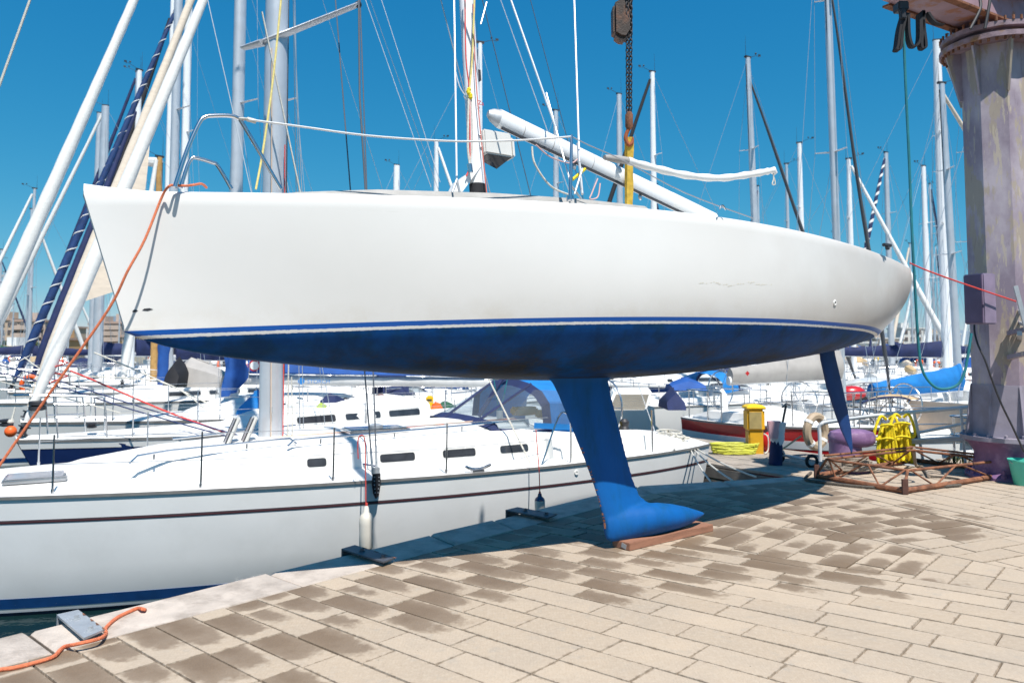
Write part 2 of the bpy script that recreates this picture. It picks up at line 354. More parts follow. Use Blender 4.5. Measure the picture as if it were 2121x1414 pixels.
def pavement():
    pb = MB(); uvs = []; wets = []
    R = random.Random(3)
    SEAM = (V((1.5, 8.55)), V((5.5, 3.05))); NEAR = (V((.12, 7.28)), V((2.68, 5.5))); DL = (V((3.3, 9.4)), V((4.24, 6.75)))
    NE = NEAR[0] + (NEAR[1] - NEAR[0]) * 3; SE = SEAM[0] + (SEAM[1] - SEAM[0]) * 2; DE = DL[0] + (DL[1] - DL[0]) * 4
    IN1 = (P1 - D1 * 14, BI); IN2 = (BI, EI + (EI - BI) * 3)
    rev = lambda ab: (ab[1], ab[0])
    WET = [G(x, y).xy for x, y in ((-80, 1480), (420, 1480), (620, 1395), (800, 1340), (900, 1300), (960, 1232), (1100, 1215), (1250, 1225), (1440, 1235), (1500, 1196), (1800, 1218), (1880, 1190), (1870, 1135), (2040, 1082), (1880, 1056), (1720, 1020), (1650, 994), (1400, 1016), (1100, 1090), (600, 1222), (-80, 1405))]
    def dist(p):                            # distance from the kerb's inner line
        e = min(abs((p - P1).dot(V((D1.y, -D1.x)))), 9); d2 = (EI - BI).normalized(); return min(e, abs((p - BI).dot(V((d2.y, -d2.x))))) if p.x > 1 else e
    def put(poly, cuts, zone):
        for a, b in cuts:
            poly = clip(poly, a, b)
            if len(poly) < 3: return
        ar = sum(poly[i - 1][0].x * poly[i][0].y - poly[i][0].x * poly[i - 1][0].y for i in range(len(poly)))
        if ar < 0: poly = poly[::-1]
        if abs(ar) < .006: return
        c = sum((p[0] for p in poly), V((0, 0))) / len(poly)
        if c.y < 1.2 or abs(c.x) > c.y * .9 + 1.2: return
        g = R.choice([.0018, .0022, .0026, .0032, .0042])
        gw_ = R.uniform(0, .0012); o1 = inset(poly, g + gw_); o2 = inset(poly, g + gw_ + .0028)
        if not o1 or not o2 or len(o1) != len(o2): return
        # uv of the inset corners from the nearest clipped corner
        def uvof(p):
            q = min(poly, key=lambda k: (k[0] - p).length_squared); return q[1]
        z = R.uniform(-.002, .0015); tx, ty = R.uniform(-.005, .005), R.uniform(-.005, .005)
        o = len(pb.v); n = len(o1)
        pb.v += [(p.x, p.y, -.016) for p in o1] + [(p.x, p.y, z + tx * (p.x - c.x) + ty * (p.y - c.y)) for p in o2]
        d = dist(c)
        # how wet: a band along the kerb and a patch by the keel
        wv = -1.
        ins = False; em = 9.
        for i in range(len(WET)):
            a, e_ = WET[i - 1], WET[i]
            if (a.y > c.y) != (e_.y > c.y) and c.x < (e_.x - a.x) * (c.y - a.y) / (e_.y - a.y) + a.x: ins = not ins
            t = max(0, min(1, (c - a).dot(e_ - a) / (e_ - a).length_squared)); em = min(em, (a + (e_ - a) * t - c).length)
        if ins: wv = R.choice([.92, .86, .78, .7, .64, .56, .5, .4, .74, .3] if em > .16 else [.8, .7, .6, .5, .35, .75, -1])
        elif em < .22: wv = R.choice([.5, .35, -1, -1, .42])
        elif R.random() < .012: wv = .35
        rr = R.random()
        fs = [tuple(o + n + i for i in range(n))] + [(o + i, o + (i + 1) % n, o + n + (i + 1) % n, o + n + i) for i in range(n)]
        us = [uvof(p) for p in o1]
        for f in fs:
            pb.f.append(f); uvs.append([us[(i - o) % n] for i in f]); wets.append((wv, rr, R.random()))
    # A: slabs laid across the quay
    k = 0; s = -3.0
    stA = (P1 - D1 * 8); total = 0; pos = []
    while total < 11.0:
        wd = .212 + R.uniform(-.004, .004); pos.append(total); total += wd
    ends = (NEAR[0] - stA).dot(D1)
    for i in range(len(pos) - 1):
        def line(t):
            f = min(1, max(0, (t - (ends - 4.2)) / 4.2)); an = rad(41.5 - 6.2 * f)
            return stA + D1 * t, V((cos(an), -sin(an)))
        (a, da), (b, db) = line(pos[i]), line(pos[i + 1])
        x = -R.uniform(0, .5)
        while x < 9.5:
            L = R.choice([.42, .5, .56, .62]) * R.uniform(.94, 1.06)
            x1 = x + L
            q = [(a + da * max(x, 0), V((0, 0))), (a + da * max(x1, 0), V((1, 0))), (b + db * max(x1, 0), V((1, 1))), (b + db * max(x, 0), V((0, 1)))]
            if x1 > .04: put(q, [(NE, NEAR[0]), ], 'A')
            x = x1
    # B and C: slabs laid along the quay, either side of the mitre ; D: across the second face
    def rows(org, du, dn, n, w, cuts, x0, x1, lens):
        y = 0.
        for i in range(n):
            x = x0 - R.uniform(0, .6)
            while x < x1:
                L = R.choice(lens) * R.uniform(.94, 1.06)
                a = org + du * x + dn * y
                put([(a, V((0, 0))), (a + du * L, V((1, 0))), (a + du * L + dn * w, V((1, 1))), (a + dn * w, V((0, 1)))], cuts, 'B')
                x += L
            y += w
    nd = V((D1.y, -D1.x))
    rows(P1, D1, nd, 40, .213, [(NEAR[0], NE), (SE, SEAM[0]), ], 0, 14, [.45, .55, .62])
    D2 = (EI - BI).normalized(); n2 = V((D2.y, -D2.x))
    rows(BI, D2, n2, 40, .213, [(SEAM[0], SE), (DE, DL[0])], -8, 10, [.45, .55, .62])
    rows(EI - D2 * 2, n2, D2, 62, .213, [(DL[0], DE)], 0, 11, [.45, .55, .62, .7])
    me = bpy.data.meshes.new('pavement'); me.from_pydata(pb.v, [], pb.f)
    ul = me.uv_layers.new(name='cell'); ca = me.color_attributes.new('wet', 'FLOAT_COLOR', 'CORNER')
    me.uv_layers['cell'].data.foreach_set('uv', [c for u in uvs for p in u for c in p])
    me.color_attributes['wet'].data.foreach_set('color', [c for fi, f in enumerate(pb.f) for _ in f for c in (*wets[fi], 1)])
    me.update(); o = bpy.data.objects.new('pavement', me); COL.objects.link(o); me.materials.append(paver_mat())
    return tag(o, kind='structure')
pavement()
KERBM = M('pale_kerb_stone', (.50, .43, .37), .8, var=.16, scale=6, bump=.45, dirt=(.30, .25, .21), dscale=4.5, dlo=.48, dhi=.64, damt=.7)
def kerb():
    b = MB(); R = random.Random(5)
    def run(i0, i1, o0, o1, lens):
        L = (i1 - i0).length; t = 0
        while t < L - .05:
            t1 = min(L, t + R.choice(lens))
            if L - t1 < .3: t1 = L
            g = .009; a, c = (t + g) / L, (t1 - g) / L; z = R.uniform(.0, .008); e = .016
            pts = [i0.lerp(i1, a), i0.lerp(i1, c), o0.lerp(o1, c), o0.lerp(o1, a)]
            pts[2] += (pts[2] - pts[1]) * R.uniform(-.01, .05); pts[3] += (pts[3] - pts[0]) * R.uniform(-.01, .05)
            cen = sum(pts, V((0, 0))) / 4; o = len(b.v)
            b.v += [(p.x, p.y, -.3) for p in pts] + [(p.x, p.y, z - e) for p in pts]
            b.v += [(*(p + (cen - p).normalized() * e * 1.3), z) for p in pts]
            for k in range(4):
                q = (k + 1) % 4; b.f += [(o + k, o + q, o + 4 + q, o + 4 + k), (o + 4 + k, o + 4 + q, o + 8 + q, o + 8 + k)]
            b.f.append((o + 8, o + 9, o + 10, o + 11)); t = t1
    run(P1 - D1 * 14, P1, OUTL[0], OUTL[1], [1.0, 1.3, .9]); run(P1, BI, OUTL[1], BO, [1.1, .9, .7, .45]); run(BI, EI, BO, EO, [.9, 1.1])
    return b
tag(kerb().build('kerb', KERBM, smooth=None), kind='structure')
# water
def water_mat():
    m = bpy.data.materials.new('harbour_water'); m.use_nodes = True; n = m.node_tree.nodes; l = m.node_tree.links; b = n['Principled BSDF']
    b.inputs['Base Color'].default_value = (.005, .018, .02, 1); b.inputs['Roughness'].default_value = .06; b.inputs['IOR'].default_value = 1.33
    tc = n.new('ShaderNodeTexCoord'); no = n.new('ShaderNodeTexNoise'); no.inputs['Scale'].default_value = 1.6; no.inputs['Detail'].default_value = 5
    bp = n.new('ShaderNodeBump'); bp.inputs['Strength'].default_value = .35; bp.inputs['Distance'].default_value = .12
    l.new(tc.outputs['Object'], no.inputs['Vector']); l.new(no.outputs['Fac'], bp.inputs['Height']); l.new(bp.outputs[0], b.inputs['Normal']); return m
wb = MB(); wb.add([(-1500, -60, WATER), (1500, -60, WATER), (1500, 3000, WATER), (-1500, 3000, WATER)], [(0, 1, 2, 3)])
tag(wb.build('water', water_mat()), kind='structure')
# wooden pier: boards with gaps on joists
PZ = -.35; PA = V((4.25, 11.55)); PD = V((-.575, .818)); PN = V((.818, .575)); PW = 2.5
pr = empty('wooden_pier', (PA.x, PA.y, PZ), 'long weathered wooden pier running out between the moored boats', 'pier')
pb = MB(); fb = MB(); R = random.Random(11)
for i in range(12):
    y0 = i * PW / 12; x = -2.2
    while x < 42:
        L = R.uniform(2.4, 3.6); a = PD * x + PN * (y0 + .1); b_ = PD * (x + L - .008) + PN * (y0 + .1)
        pb.bar((a.x, a.y, -.02 + R.uniform(-.004, .004)), (b_.x, b_.y, -.02 + R.uniform(-.004, .004)), PW / 12 - .012, .04); x += L
pb.build('deck_boards', PLANK, pr)
for s in (0.03, PW - .03):
    for dz in (-.14, -.34):
        a = PD * -1.5 + PN * s; b_ = PD * 42 + PN * s; fb.bar((a.x, a.y, dz), (b_.x, b_.y, dz), .08, .16)
for k in range(14):
    for s in (.2, PW - .2):
        p = PD * (1.2 + 3 * k) + PN * s; fb.box((p.x, p.y, -1.4), (.2, .2, 2.4))
fb.build('beam_frame', M('pier_beams', (.20, .175, .15), .9, var=.25, scale=5, bump=.4), pr)
# ================================================================ KEELBOAT hung from the crane
KO = V((.95, 6.6, 1.69)); KR = Euler((rad(7.5), rad(-.2), rad(214)), 'XYZ'); KM = KR.to_matrix()
def kb(px, py, yo=0.):                      # a photo point on the boat's own plane Y = yo
    o = KM.inverted() @ (V((0, 0, EYE)) - KO); d = KM.inverted() @ ray(px, py)
    return o + d * ((yo - o.y) / d.y)
keel = empty('keelboat', KO, 'white racing keelboat with blue bottom, fin keel and bulb, lifted onto the quay', 'sailboat', rot=KR)
BS = [(-3.52, .64), (-3.0, .79), (-2.6, .875), (-2, .98), (-1, 1.06), (0, 1.025), (1, .91), (2, .715), (3, .45), (3.5, .27), (4.05, .02)]
ZS = [(-3.52, .630), (-3.0, .642), (-2.6, .656), (-2, .675), (-1, .712), (0, .745), (1, .752), (2, .748), (3, .738), (3.5, .742), (4.05, .760)]
BW = [(-3.62, .08), (-3.52, .14), (-3.3, .33), (-3, .52), (-2.5, .72), (-2, .83), (-1, .94), (0, .91), (1, .775), (2, .55), (3, .27), (3.83, .012)]
ZK = [(-3.62, -.01), (-3.3, -.05), (-3, -.10), (-2.5, -.18), (-1.5, -.285), (-.5, -.343), (.5, -.366), (1.5, -.33), (2.5, -.258), (3.3, -.172), (3.65, -.10), (3.83, -.03)]
def hsec(u):                                # u 0 bow .. 1 stern ; returns half section from keel to gunwale
    xt = 4.05 + (-3.52 - 4.05) * u; xw = 3.83 + (-3.62 - 3.83) * u
    bs, zs, bw, zk = sinterp(xt, BS), sinterp(xt, ZS), max(.008, sinterp(xw, BW)), min(-.004, sinterp(xw, ZK))
    P0, P1_, P2 = V((0, zk)), V((bw, 0)), V((bs, zs)); pts = []
    st = max(0., (u - .72) / .28) ** 1.5; t1 = V((bs * (.42 + 1.3 * st) + .02, zs - zk)).normalized(); Ll = (P1_ - P0).length; Lu = (P2 - P1_).length
    def H(a, b, ta, tb, t): return a * (2 * t ** 3 - 3 * t * t + 1) + ta * (t ** 3 - 2 * t * t + t) + b * (-2 * t ** 3 + 3 * t * t) + tb * (t ** 3 - t * t)
    for i in range(12): pts.append(H(P0, P1_, V((Ll * 1.25, 0)), t1 * Ll * 1.1, i / 12))
    for i in range(13): pts.append(H(P1_, P2, t1 * Lu, V(((bs - bw) * (.45 - .4 * st), zs * (1.02 + .45 * st))), i / 12))
    out = []
    for p in pts:
        f = min(1, max(0, p.y / zs)) if p.y > 0 else 0
        out.append(V((xw + (xt - xw) * f, p.x, p.y)))
    g = out[-1]                             # rounded gunwale
    wd = min(.05, bs * .8)
    out += [V((g.x, g.y - wd * .12, g.z + .016)), V((g.x, g.y - wd * .4, g.z + .026)), V((g.x, g.y - wd, g.z + .03))]
    return out
def hull_paint():
    m = bpy.data.materials.new('hull_paint'); m.use_nodes = True; n = m.node_tree.nodes; l = m.node_tree.links; b = n['Principled BSDF']
    tc = n.new('ShaderNodeTexCoord'); s = n.new('ShaderNodeSeparateXYZ'); l.new(tc.outputs['Object'], s.inputs[0])
    def noise(sc, det=5, rough=.6, st=None):
        x = n.new('ShaderNodeTexNoise'); x.inputs['Scale'].default_value = sc; x.inputs['Detail'].default_value = det; x.inputs['Roughness'].default_value = rough
        if st:
            mp = n.new('ShaderNodeMapping'); mp.inputs['Scale'].default_value = st; l.new(tc.outputs['Object'], mp.inputs[0]); l.new(mp.outputs[0], x.inputs['Vector'])
        else: l.new(tc.outputs['Object'], x.inputs['Vector'])
        return x.outputs['Fac']
    def mth(op, a, c):
        x = n.new('ShaderNodeMath'); x.operation = op
        for i, q in enumerate((a, c)):
            if isinstance(q, (int, float)): x.inputs[i].default_value = q
            else: l.new(q, x.inputs[i])
        return x.outputs[0]
    def rng(x, a, c, lo=0., hi=1.):
        r = n.new('ShaderNodeMapRange'); r.inputs[1].default_value = a; r.inputs[2].default_value = c; r.inputs[3].default_value = lo; r.inputs[4].default_value = hi
        l.new(x, r.inputs[0]); return r.outputs[0]
    def mix(f, a, bb):
        x = n.new('ShaderNodeMix'); x.data_type = 'RGBA'; l.new(f, x.inputs['Factor'])
        for k, q in (('A', a), ('B', bb)):
            if isinstance(q, tuple): x.inputs[k].default_value = (*q, 1)
            else: l.new(q, x.inputs[k])
        return x.outputs['Result']
    z = s.outputs[2]; big = noise(1.3, 7); fine = noise(38, 5); sm = noise(5, 8, .7)
    z = mth('ADD', z, mth('MULTIPLY', mth('POWER', mth('MAXIMUM', s.outputs[0], 0.), 2.), .0018))
    ragged = mth('ADD', z, mth('MULTIPLY', mth('SUBTRACT', fine, .5), .010))
    topc = mix(rng(big, .4, .65, 0, .4), (.765, .75, .72), (.71, .695, .66))
    # yellowed waterline scum and scuffs
    topc = mix(mth('MULTIPLY', rng(z, .16, .02), rng(sm, .42, .68, 0, .30)), topc, (.58, .51, .40))
    grime_shade = mth('MULTIPLY', rng(s.outputs[0], .6, -3.2), rng(noise(.8, 5), .25, .6)); topc = mix(mth('MULTIPLY', grime_shade, .9), topc, (.50, .445, .395))  # some grime, plus the stern's darker shading painted into the white
    streak = noise(2.2, 6, .6, (.5, .5, 6)); topc = mix(rng(streak, .70, .76, 0, .35), topc, (.55, .52, .46))
    bot = mix(rng(sm, .35, .65), (.001, .048, .18), (.002, .064, .24))
    bot = mix(rng(noise(2.6, 6, .6, (1, 1, .35)), .5, .62, 0, .6), bot, (.003, .026, .06))
    # slime and bare patches below
    pz = rng(z, -.14, -.30); gr = mth('MULTIPLY', pz, rng(noise(1.7, 8, .72, (.8, 1.3, 1.3)), .40, .60, 0, .85))
    bot = mix(gr, bot, (.018, .018, .013))
    bot = mix(mth('MULTIPLY', gr, rng(fine, .45, .6, 0, .8)), bot, (.045, .04, .03))
    bot = mix(mth('MULTIPLY', rng(z, -.2, -.05), rng(noise(9, 6), .52, .62, 0, .5)), bot, (.006, .05, .09))
    stripe = mix(rng(fine, .62, .7), (.001, .085, .38), (.003, .10, .42))
    c = mix(rng(ragged, -.0485, -.0478), bot, (.74, .725, .69))
    c = mix(rng(ragged, -.0305, -.030), c, stripe)
    c = mix(rng(z, -.001, 0.0), c, topc)
    l.new(c, b.inputs['Base Color']); l.new(rng(z, -.03, 0, .55, .30), b.inputs['Roughness'])
    b.inputs['Coat Weight'].default_value = 0; l.new(rng(z, -.05, -.045, .12, .55), b.inputs['Specular IOR Level'])
    bp = n.new('ShaderNodeBump'); bp.inputs['Strength'].default_value = .12; bp.inputs['Distance'].default_value = .01
    l.new(mth('ADD', noise(1.1, 3), mth('MULTIPLY', mth('MULTIPLY', rng(z, .0, -.1), fine), 2.)), bp.inputs['Height']); l.new(bp.outputs[0], b.inputs['Normal'])
    return m
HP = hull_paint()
def k_hull():
    U = [0, .006, .015, .03, .05] + [.05 + .95 * i / 60 for i in range(1, 61)]
    rows = []
    for u in U:
        s = hsec(u); rows.append([V((p.x, -p.y, p.z)) for p in reversed(s[1:])] + s)
    b = MB(); b.grid(rows)
    o = len(b.v) - len(rows[-1]); b.f.append(tuple(range(o, o + len(rows[-1]))))
    b.f.append(tuple(reversed(range(0, len(rows[0])))))
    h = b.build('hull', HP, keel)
    d = MB(); dr = []
    for u in U:
        g = hsec(u)[-1]; g2 = g + V((0, .012, -.012)); k = 8
        dr.append([V((g.x, g2.y * (1 - 2 * j / k), g2.z + .05 * (1 - (1 - 2 * j / k) ** 2))) for j in range(k + 1)])
    d.grid(dr); d.build('deck', DECKW, keel)
k_hull()
# fin and bulb : one casting in blue
def keel_paint():
    return M('keel_blue', (.001, .092, .32), .6, var=.10, scale=5, bump=.25, spec=.25, dirt=(.003, .065, .115), dscale=7, dlo=.48, dhi=.68, damt=.5, stretch=(1, 1, .35))
def k_fin():
    b = MB(); rows = []; N = 14
    # stations: z, lead X, trail X, half thickness
    st = [(-.28, .94, .03, .12), (-.335, .86, .13, .08), (-.39, .80, .215, .06), (-.5, .745, .205, .052), (-.75, .645, .15, .048), (-1.0, .545, .10, .048), (-1.2, .475, .05, .052), (-1.33, .435, -.005, .062), (-1.40, .42, -.10, .075), (-1.45, .41, -.25, .09), (-1.50, .402, -.33, .10)]
    for z, xl, xt, th in st:
        r = []
        for k in range(2 * N):
            a = 2 * pi * k / (2 * N); c = (1 - cos(a)) / 2; t = (1 if a < pi else -1)
            prof = 2.6 * (.2969 * math.sqrt(c) - .126 * c - .3516 * c * c + .2843 * c ** 3 - .1015 * c ** 4) * 2
            r.append(V((xl + (xt - xl) * c, t * th * prof, z)))
        rows.append(r)
    b.grid(rows, closed=True); n = 2 * N; b.f.append(tuple(reversed(range(n)))); b.f.append(tuple(range(len(b.v) - n, len(b.v))))
    rows = []; o0 = len(b.v); ps = [(.395, .012, -1.60, -1.46), (.385, .035, -1.635, -1.43), (.34, .050, -1.652, -1.415), (.24, .074, -1.66, -1.41), (.10, .104, -1.662, -1.40), (-.05, .130, -1.661, -1.395), (-.2, .136, -1.657, -1.408), (-.36, .118, -1.648, -1.437), (-.5, .088, -1.630, -1.472), (-.62, .050, -1.602, -1.510), (-.70, .022, -1.578, -1.538), (-.745, .003, -1.560, -1.554)]
    for x, r, z0, z1 in ps:
        rows.append([V((x, r * cos(a), (z0 + z1) / 2 + (z1 - z0) / 2 * sin(a) * (1 if sin(a) > 0 else .75 + .25 * -sin(a)))) for a in [2 * pi * k / 24 for k in range(24)]])
    b.grid(rows, closed=True); n = 24; b.f.append(tuple(o0 + k for k in reversed(range(n)))); b.f.append(tuple(range(len(b.v) - n, len(b.v))))
    t = b.build('fin_keel', keel_paint())      # fin and bulb are one casting: melt them into one skin
    r = t.modifiers.new('melt', 'REMESH'); r.mode = 'VOXEL'; r.voxel_size = .011; q = t.modifiers.new('fair', 'SMOOTH'); q.factor = .5; q.iterations = 9
    bpy.context.view_layer.update(); me = bpy.data.meshes.new_from_object(t.evaluated_get(bpy.context.evaluated_depsgraph_get())); bpy.data.objects.remove(t)
    o = bpy.data.objects.new('fin_keel', me); COL.objects.link(o); o.parent = keel; me.polygons.foreach_set('use_smooth', [True] * len(me.polygons))
    c = MB(); R = random.Random(4)           # chipped bare metal along the leading edge and on the bulb's side
    for i in range(26):
        t = R.random() ** .6; z = -.8 - t * .78; x = interp(-z, [(.75, .645), (1.0, .545), (1.2, .475), (1.33, .435), (1.40, .42), (1.6, .395)]) + .002
        L = R.uniform(.006, .03); c.add([(x - .016, .012, z), (x + .0015, .002, z + L * .3), (x - .001, .004, z + L), (x - .018, .016, z + L * .7)], [(0, 1, 2, 3)])
    c.build('chipped_edge', RUST, keel)['kind'] = 'stuff'
k_fin()
def k_rudder():
    b = MB(); rows = []; t0 = kb(1711, 726); N = 10
    st = [((1697, 722), (1727, 712)), ((1700, 745), (1730, 735)), ((1712, 800), (1743, 790)), ((1728, 850), (1755, 845)), ((1742, 890), (1763, 888)), ((1758, 925), (1766, 925)), ((1763, 936), (1766, 936))]
    for (a, c) in st:
        pa, pc = kb(*a), kb(*c); r = []; th = max(.004, (pa - pc).length * .085)
        for k in range(2 * N):
            an = 2 * pi * k / (2 * N); cc = (1 - cos(an)) / 2; t = 1 if an < pi else -1
            r.append(pa.lerp(pc, cc) + V((0, t * th * 1.9 * math.sqrt(cc) * (1 - cc) * 1.6, 0)))
        rows.append(r)
    b.grid(rows, closed=True); n = 2 * N; b.f.append(tuple(range(len(b.v) - n, len(b.v))))
    b.build('rudder', M('rudder_blue', (.002, .030, .13), .6, var=.2, scale=5), keel)
k_rudder()
def k_deckgear():
    dz = lambda x: sinterp(x, ZS) + .03
    # low coachroof with greyed edge
    b = MB(); rows = []
    for x, hw, h in [(2.98, .10, .0), (2.9, .26, .065), (2.4, .40, .095), (1.6, .56, .11), (.9, .66, .115), (.3, .70, .115), (.12, .70, .03)]:
        z = dz(x); rows.append([V((x, hw + .05, z)), V((x, hw, z + h)), V((x, hw * .5, z + h + .03)), V((x, 0, z + h + .04)), V((x, -hw * .5, z + h + .03)), V((x, -hw, z + h)), V((x, -hw - .05, z))])
    b.grid(rows); b.build('coachroof', M('aged_gelcoat', (.36, .345, .325), .7, var=.12, scale=9, bump=.2, dirt=(.34, .33, .31), dscale=7, damt=.6), keel)
    # toe-strip along the near side deck edge
    tb = MB(); tb.tube([V((x, sinterp(x, BS) - .17, dz(x) + .028)) for x in [2.95 - .19 * i for i in range(15)]], .016, 6); tb.build('toe_strip', M('greyed_strip', (.50, .48, .45), .8, var=.15, scale=20), keel)
    # mast
    m0, m1 = kb(990, 402), kb(966, 0); dr = (m1 - m0).normalized(); foot = m0 - dr * .03
    m = MB(); N = 24; top = foot + dr * 8.6
    m.tube([foot, foot + dr * 5, foot + dr * 8.6], [.062, .062, .045], N, squash=(.84, 1.0)); mo = m.build('mast', ALUW, keel)
    f = MB(); f.tube([foot, foot + dr * .105], .068, 20, squash=(.84, 1)); f.build('mast_collar', BLACKC, mo)
    f = MB(); f.box(foot + dr * 1.02 + V((-.062, .0, 0)), (.035, .05, .09)); f.build('gooseneck', DARKM, mo)
    # boom, dropped into the cockpit
    g0, g1 = kb(1013, 236), kb(1425, 432); bd = (g1 - g0).normalized(); g1 = g0 + bd * ((g1 - g0).length + .35)
    b = MB(); b.tube([g0 + bd * .09, g1], .075, 22, squash=(.74, 1.08)); bo = b.build('boom', ALU if False else ALUW, keel)
    b = MB(); b.tube([g0 - bd * .01, g0 + bd * .03, g0 + bd * .1], [.028, .055, .075], 12, squash=(.74, 1.08)); b.build('boom_end_casting', GALV, bo)
    b = MB(); b.bar(g0 + bd * .1 + V((0, .02, -.085)), g1 + V((0, .02, -.085)), .02, .014); b.build('sail_track', DARKM, bo)
    b = MB(); b.tube([g0 + bd * 2.02, g0 + bd * 2.4], .0765, 22, squash=(.74, 1.08)); b.build('white_sleeve', WHT, bo)
    for t in (.32, .62, 1.05):
        q = g0 + bd * t; r = MB(); r.tube([q, q + bd * .006], .0762, 22, squash=(.74, 1.08)); r.build('joint_band', GREYC, bo)
    for t in (.86, 1.62):
        q = g0 + bd * t + V((0, .0, -.11)); r = MB(); r.sphere(q, .028, 10, 8, (.7, .5, 1.2)); r.build('block', GALV if t < 1 else STEEL, bo)
    # instrument box on the mast
    b = MB(); c0 = kb(1021, 303); b.box(c0, (.26, .16, .20)); bx = b.build('instrument_pod', GREYPL, keel, bevel=.012)
    b = MB(); q = c0 + V((-.155, 0, -.005)); b.box(q, (.045, .12, .165)); b.build('pod_back', GREYPL, bx, bevel=.015)
    b = MB(); e = c0 + V((.0, 0, -.102)); b.add([e + V((.10, .07, 0)), e + V((-.12, .07, 0)), e + V((-.12, -.07, 0)), e + V((.10, -.07, 0)), e + V((-.02, 0, -.085))], [(0, 1, 4), (1, 2, 4), (2, 3, 4), (3, 0, 4), (3, 2, 1, 0)]); b.build('pod_lens', GLASSD, bx)
    for zz in (.045, -.05):
        r = MB(); r.sphere(c0 + V((.15, .05, zz)), .014, 8, 6); r.build('bolt', STEEL, bx)
    # tilted hatch board beside the mast
    b = MB(); q = [kb(940, 397, .06), kb(958, 397, .06), kb(997, 344, .06), kb(993, 342, .06), kb(952, 372, .06)]
    b.add(q + [p - V((0, .12, 0)) for p in q], [(0, 1, 2, 3, 4), (9, 8, 7, 6, 5)] + [(i, (i + 1) % 5, (i + 1) % 5 + 5, i + 5) for i in range(5)]); b.build('hatch_board', WHT, keel)
    # bow pulpit : two bent tubes
    for pts, yo in (([(362, 388), (388, 310), (412, 256), (424, 243), (440, 240), (474, 240), (492, 245), (506, 262), (582, 392)], .30), ([(374, 390), (388, 345), (398, 328), (410, 328), (440, 337), (452, 345), (480, 392)], -.28)):
        b = MB(); b.tube(smooth([kb(x, y, yo) for x, y in pts], 5), .0125, 10); b.build('pulpit', STEEL, keel)
    b = MB(); b.tube([kb(493, 246, .3), kb(512, 247, .34)], .009, 6); b.tube([kb(512, 247, .34), kb(530, 252, .36)], .014, 6); b.build('lashing', ROPEW, keel)
    # stanchion and lifeline
    s0, s1 = kb(1181, 412, .86), kb(1184, 280, .86); b = MB(); b.tube([s0, s1], [.014, .0105], 10); b.tube([s0 - V((0, 0, .01)), s0 + V((0, 0, .02))], .028, 10); b.build('stanchion', STEEL, keel)
    L = [kb(515, 248, .36), kb(620, 262, .45), kb(760, 281, .6), kb(900, 291, .72), kb(985, 293, .78), kb(1090, 290, .83), kb(1184, 283, .86)]
    b = MB(); b.tube(smooth(L, 4), .0065, 6); b.build('lifeline', M('lifeline_cover', (.66, .66, .65), .6), keel)
    b = MB(); b.tube(smooth([kb(1184, 283, .86), kb(1222, 302, .9), kb(1290, 332, .95), kb(1420, 400, 1.0), kb(1560, 452, 1.05)], 4), .004, 6); b.build('lifeline', WIRE, keel)
    # standing rigging
    for a, c, yo, r, mt in (((940, -40), (946, 372), .62, .007, WIREL), ((1044, -40), (1150, 262), .70, .0075, WIREL), ((1188, -40), (1200, 335), .85, .0075, WIREL), ((1150, 262), (1183, 385), .8, .006, WIREL), ((1200, 335), (1206, 402), .85, .010, GALV), ((908, -20), (1015, 400), -.75, .006, WIRE)):
        p = kb(*c, yo); q = kb(*a, yo * .8); q = p + (q - p) * 1.6; b = MB(); b.tube([p, q], r, 8); b.build('shroud', mt, keel)
    for a, c, yo in (((946, 372), (937, 398), .62), ((946, 372), (952, 398), .62), ((1206, 350), (1190, 402), .85), ((1183, 385), (1204, 412), .85)):
        b = MB(); b.tube([kb(*a, yo), kb(*c, yo)], .008, 6); b.build('turnbuckle', GALV, keel)
    b = MB(); b.tube([kb(743, -20, -.2), kb(745, 200, -.2), kb(757, 392, -.2)], .0075, 6); b.build('forestay', M('dark_stay', (.09, .10, .12), .5), keel)
    # running rigging on the mast
    for pts, mt, r, nm in (([(963, -10), (965, 120), (972, 190), (973, 330), (966, 365)], ROPER, .0055, 'halyard'), ([(983, -10), (978, 120), (972, 185)], ROPEP, .008, 'halyard'), ([(980, 10), (985, 150), (992, 240), (1001, 330), (1008, 400)], M('halyard_red', (.62, .16, .12), .7), .0045, 'halyard'), ([(971, 205), (969, 300), (974, 345)], ROPEW, .009, 'topping_line'), ([(976, 205), (978, 300), (970, 350)], ROPEW, .006, 'topping_line'), ([(944, 150), (952, 180), (965, 200)], WIREL, .005, 'wire_strop'), ([(1008, 5), (996, 50)], WIREL, .006, 'spreader_tip')):
        b = MB(); b.tube(smooth([kb(x, y, .09) for x, y in pts], 4), r, 7); b.build(nm, mt, keel)
    b = MB(); q = kb(972, 192, .1)
    for i in range(5): b.sphere(q + V((random.uniform(-.01, .01), random.uniform(-.01, .01), .028 - .016 * i)), .018, 8, 6)
    b.build('knot', ROPEY, keel)
    b = MB(); b.tube([kb(972, 340, .1), kb(975, 358, .1)], .02, 8); b.build('block', STEEL, keel)
    b = MB(); b.tube([kb(966, 205, .1), kb(962, 198, .1)], .012, 8); b.build('shackle', STEEL, keel)
    b = MB(); b.tube(smooth([kb(584, -20, -.15), kb(566, 160, -.15), kb(545, 310, -.15), kb(530, 392, -.15)], 4), .0075, 8); b.build('halyard', ROPEP, keel)
    b = MB(); b.tube(smooth([kb(1102, 304, .1), kb(1108, 340, .1), kb(1140, 385, .1), kb(1180, 404, .1)], 6), .008, 8); b.build('reefing_line', ROPEW, keel)
    b = MB(); b.tube(smooth([kb(1110, 300, .12), kb(1140, 325, .12), kb(1180, 338, .12), kb(1196, 330, .12)], 6), .006, 8); b.build('reefing_line', M('rope_pinkish', (.6, .38, .36), .8), keel)
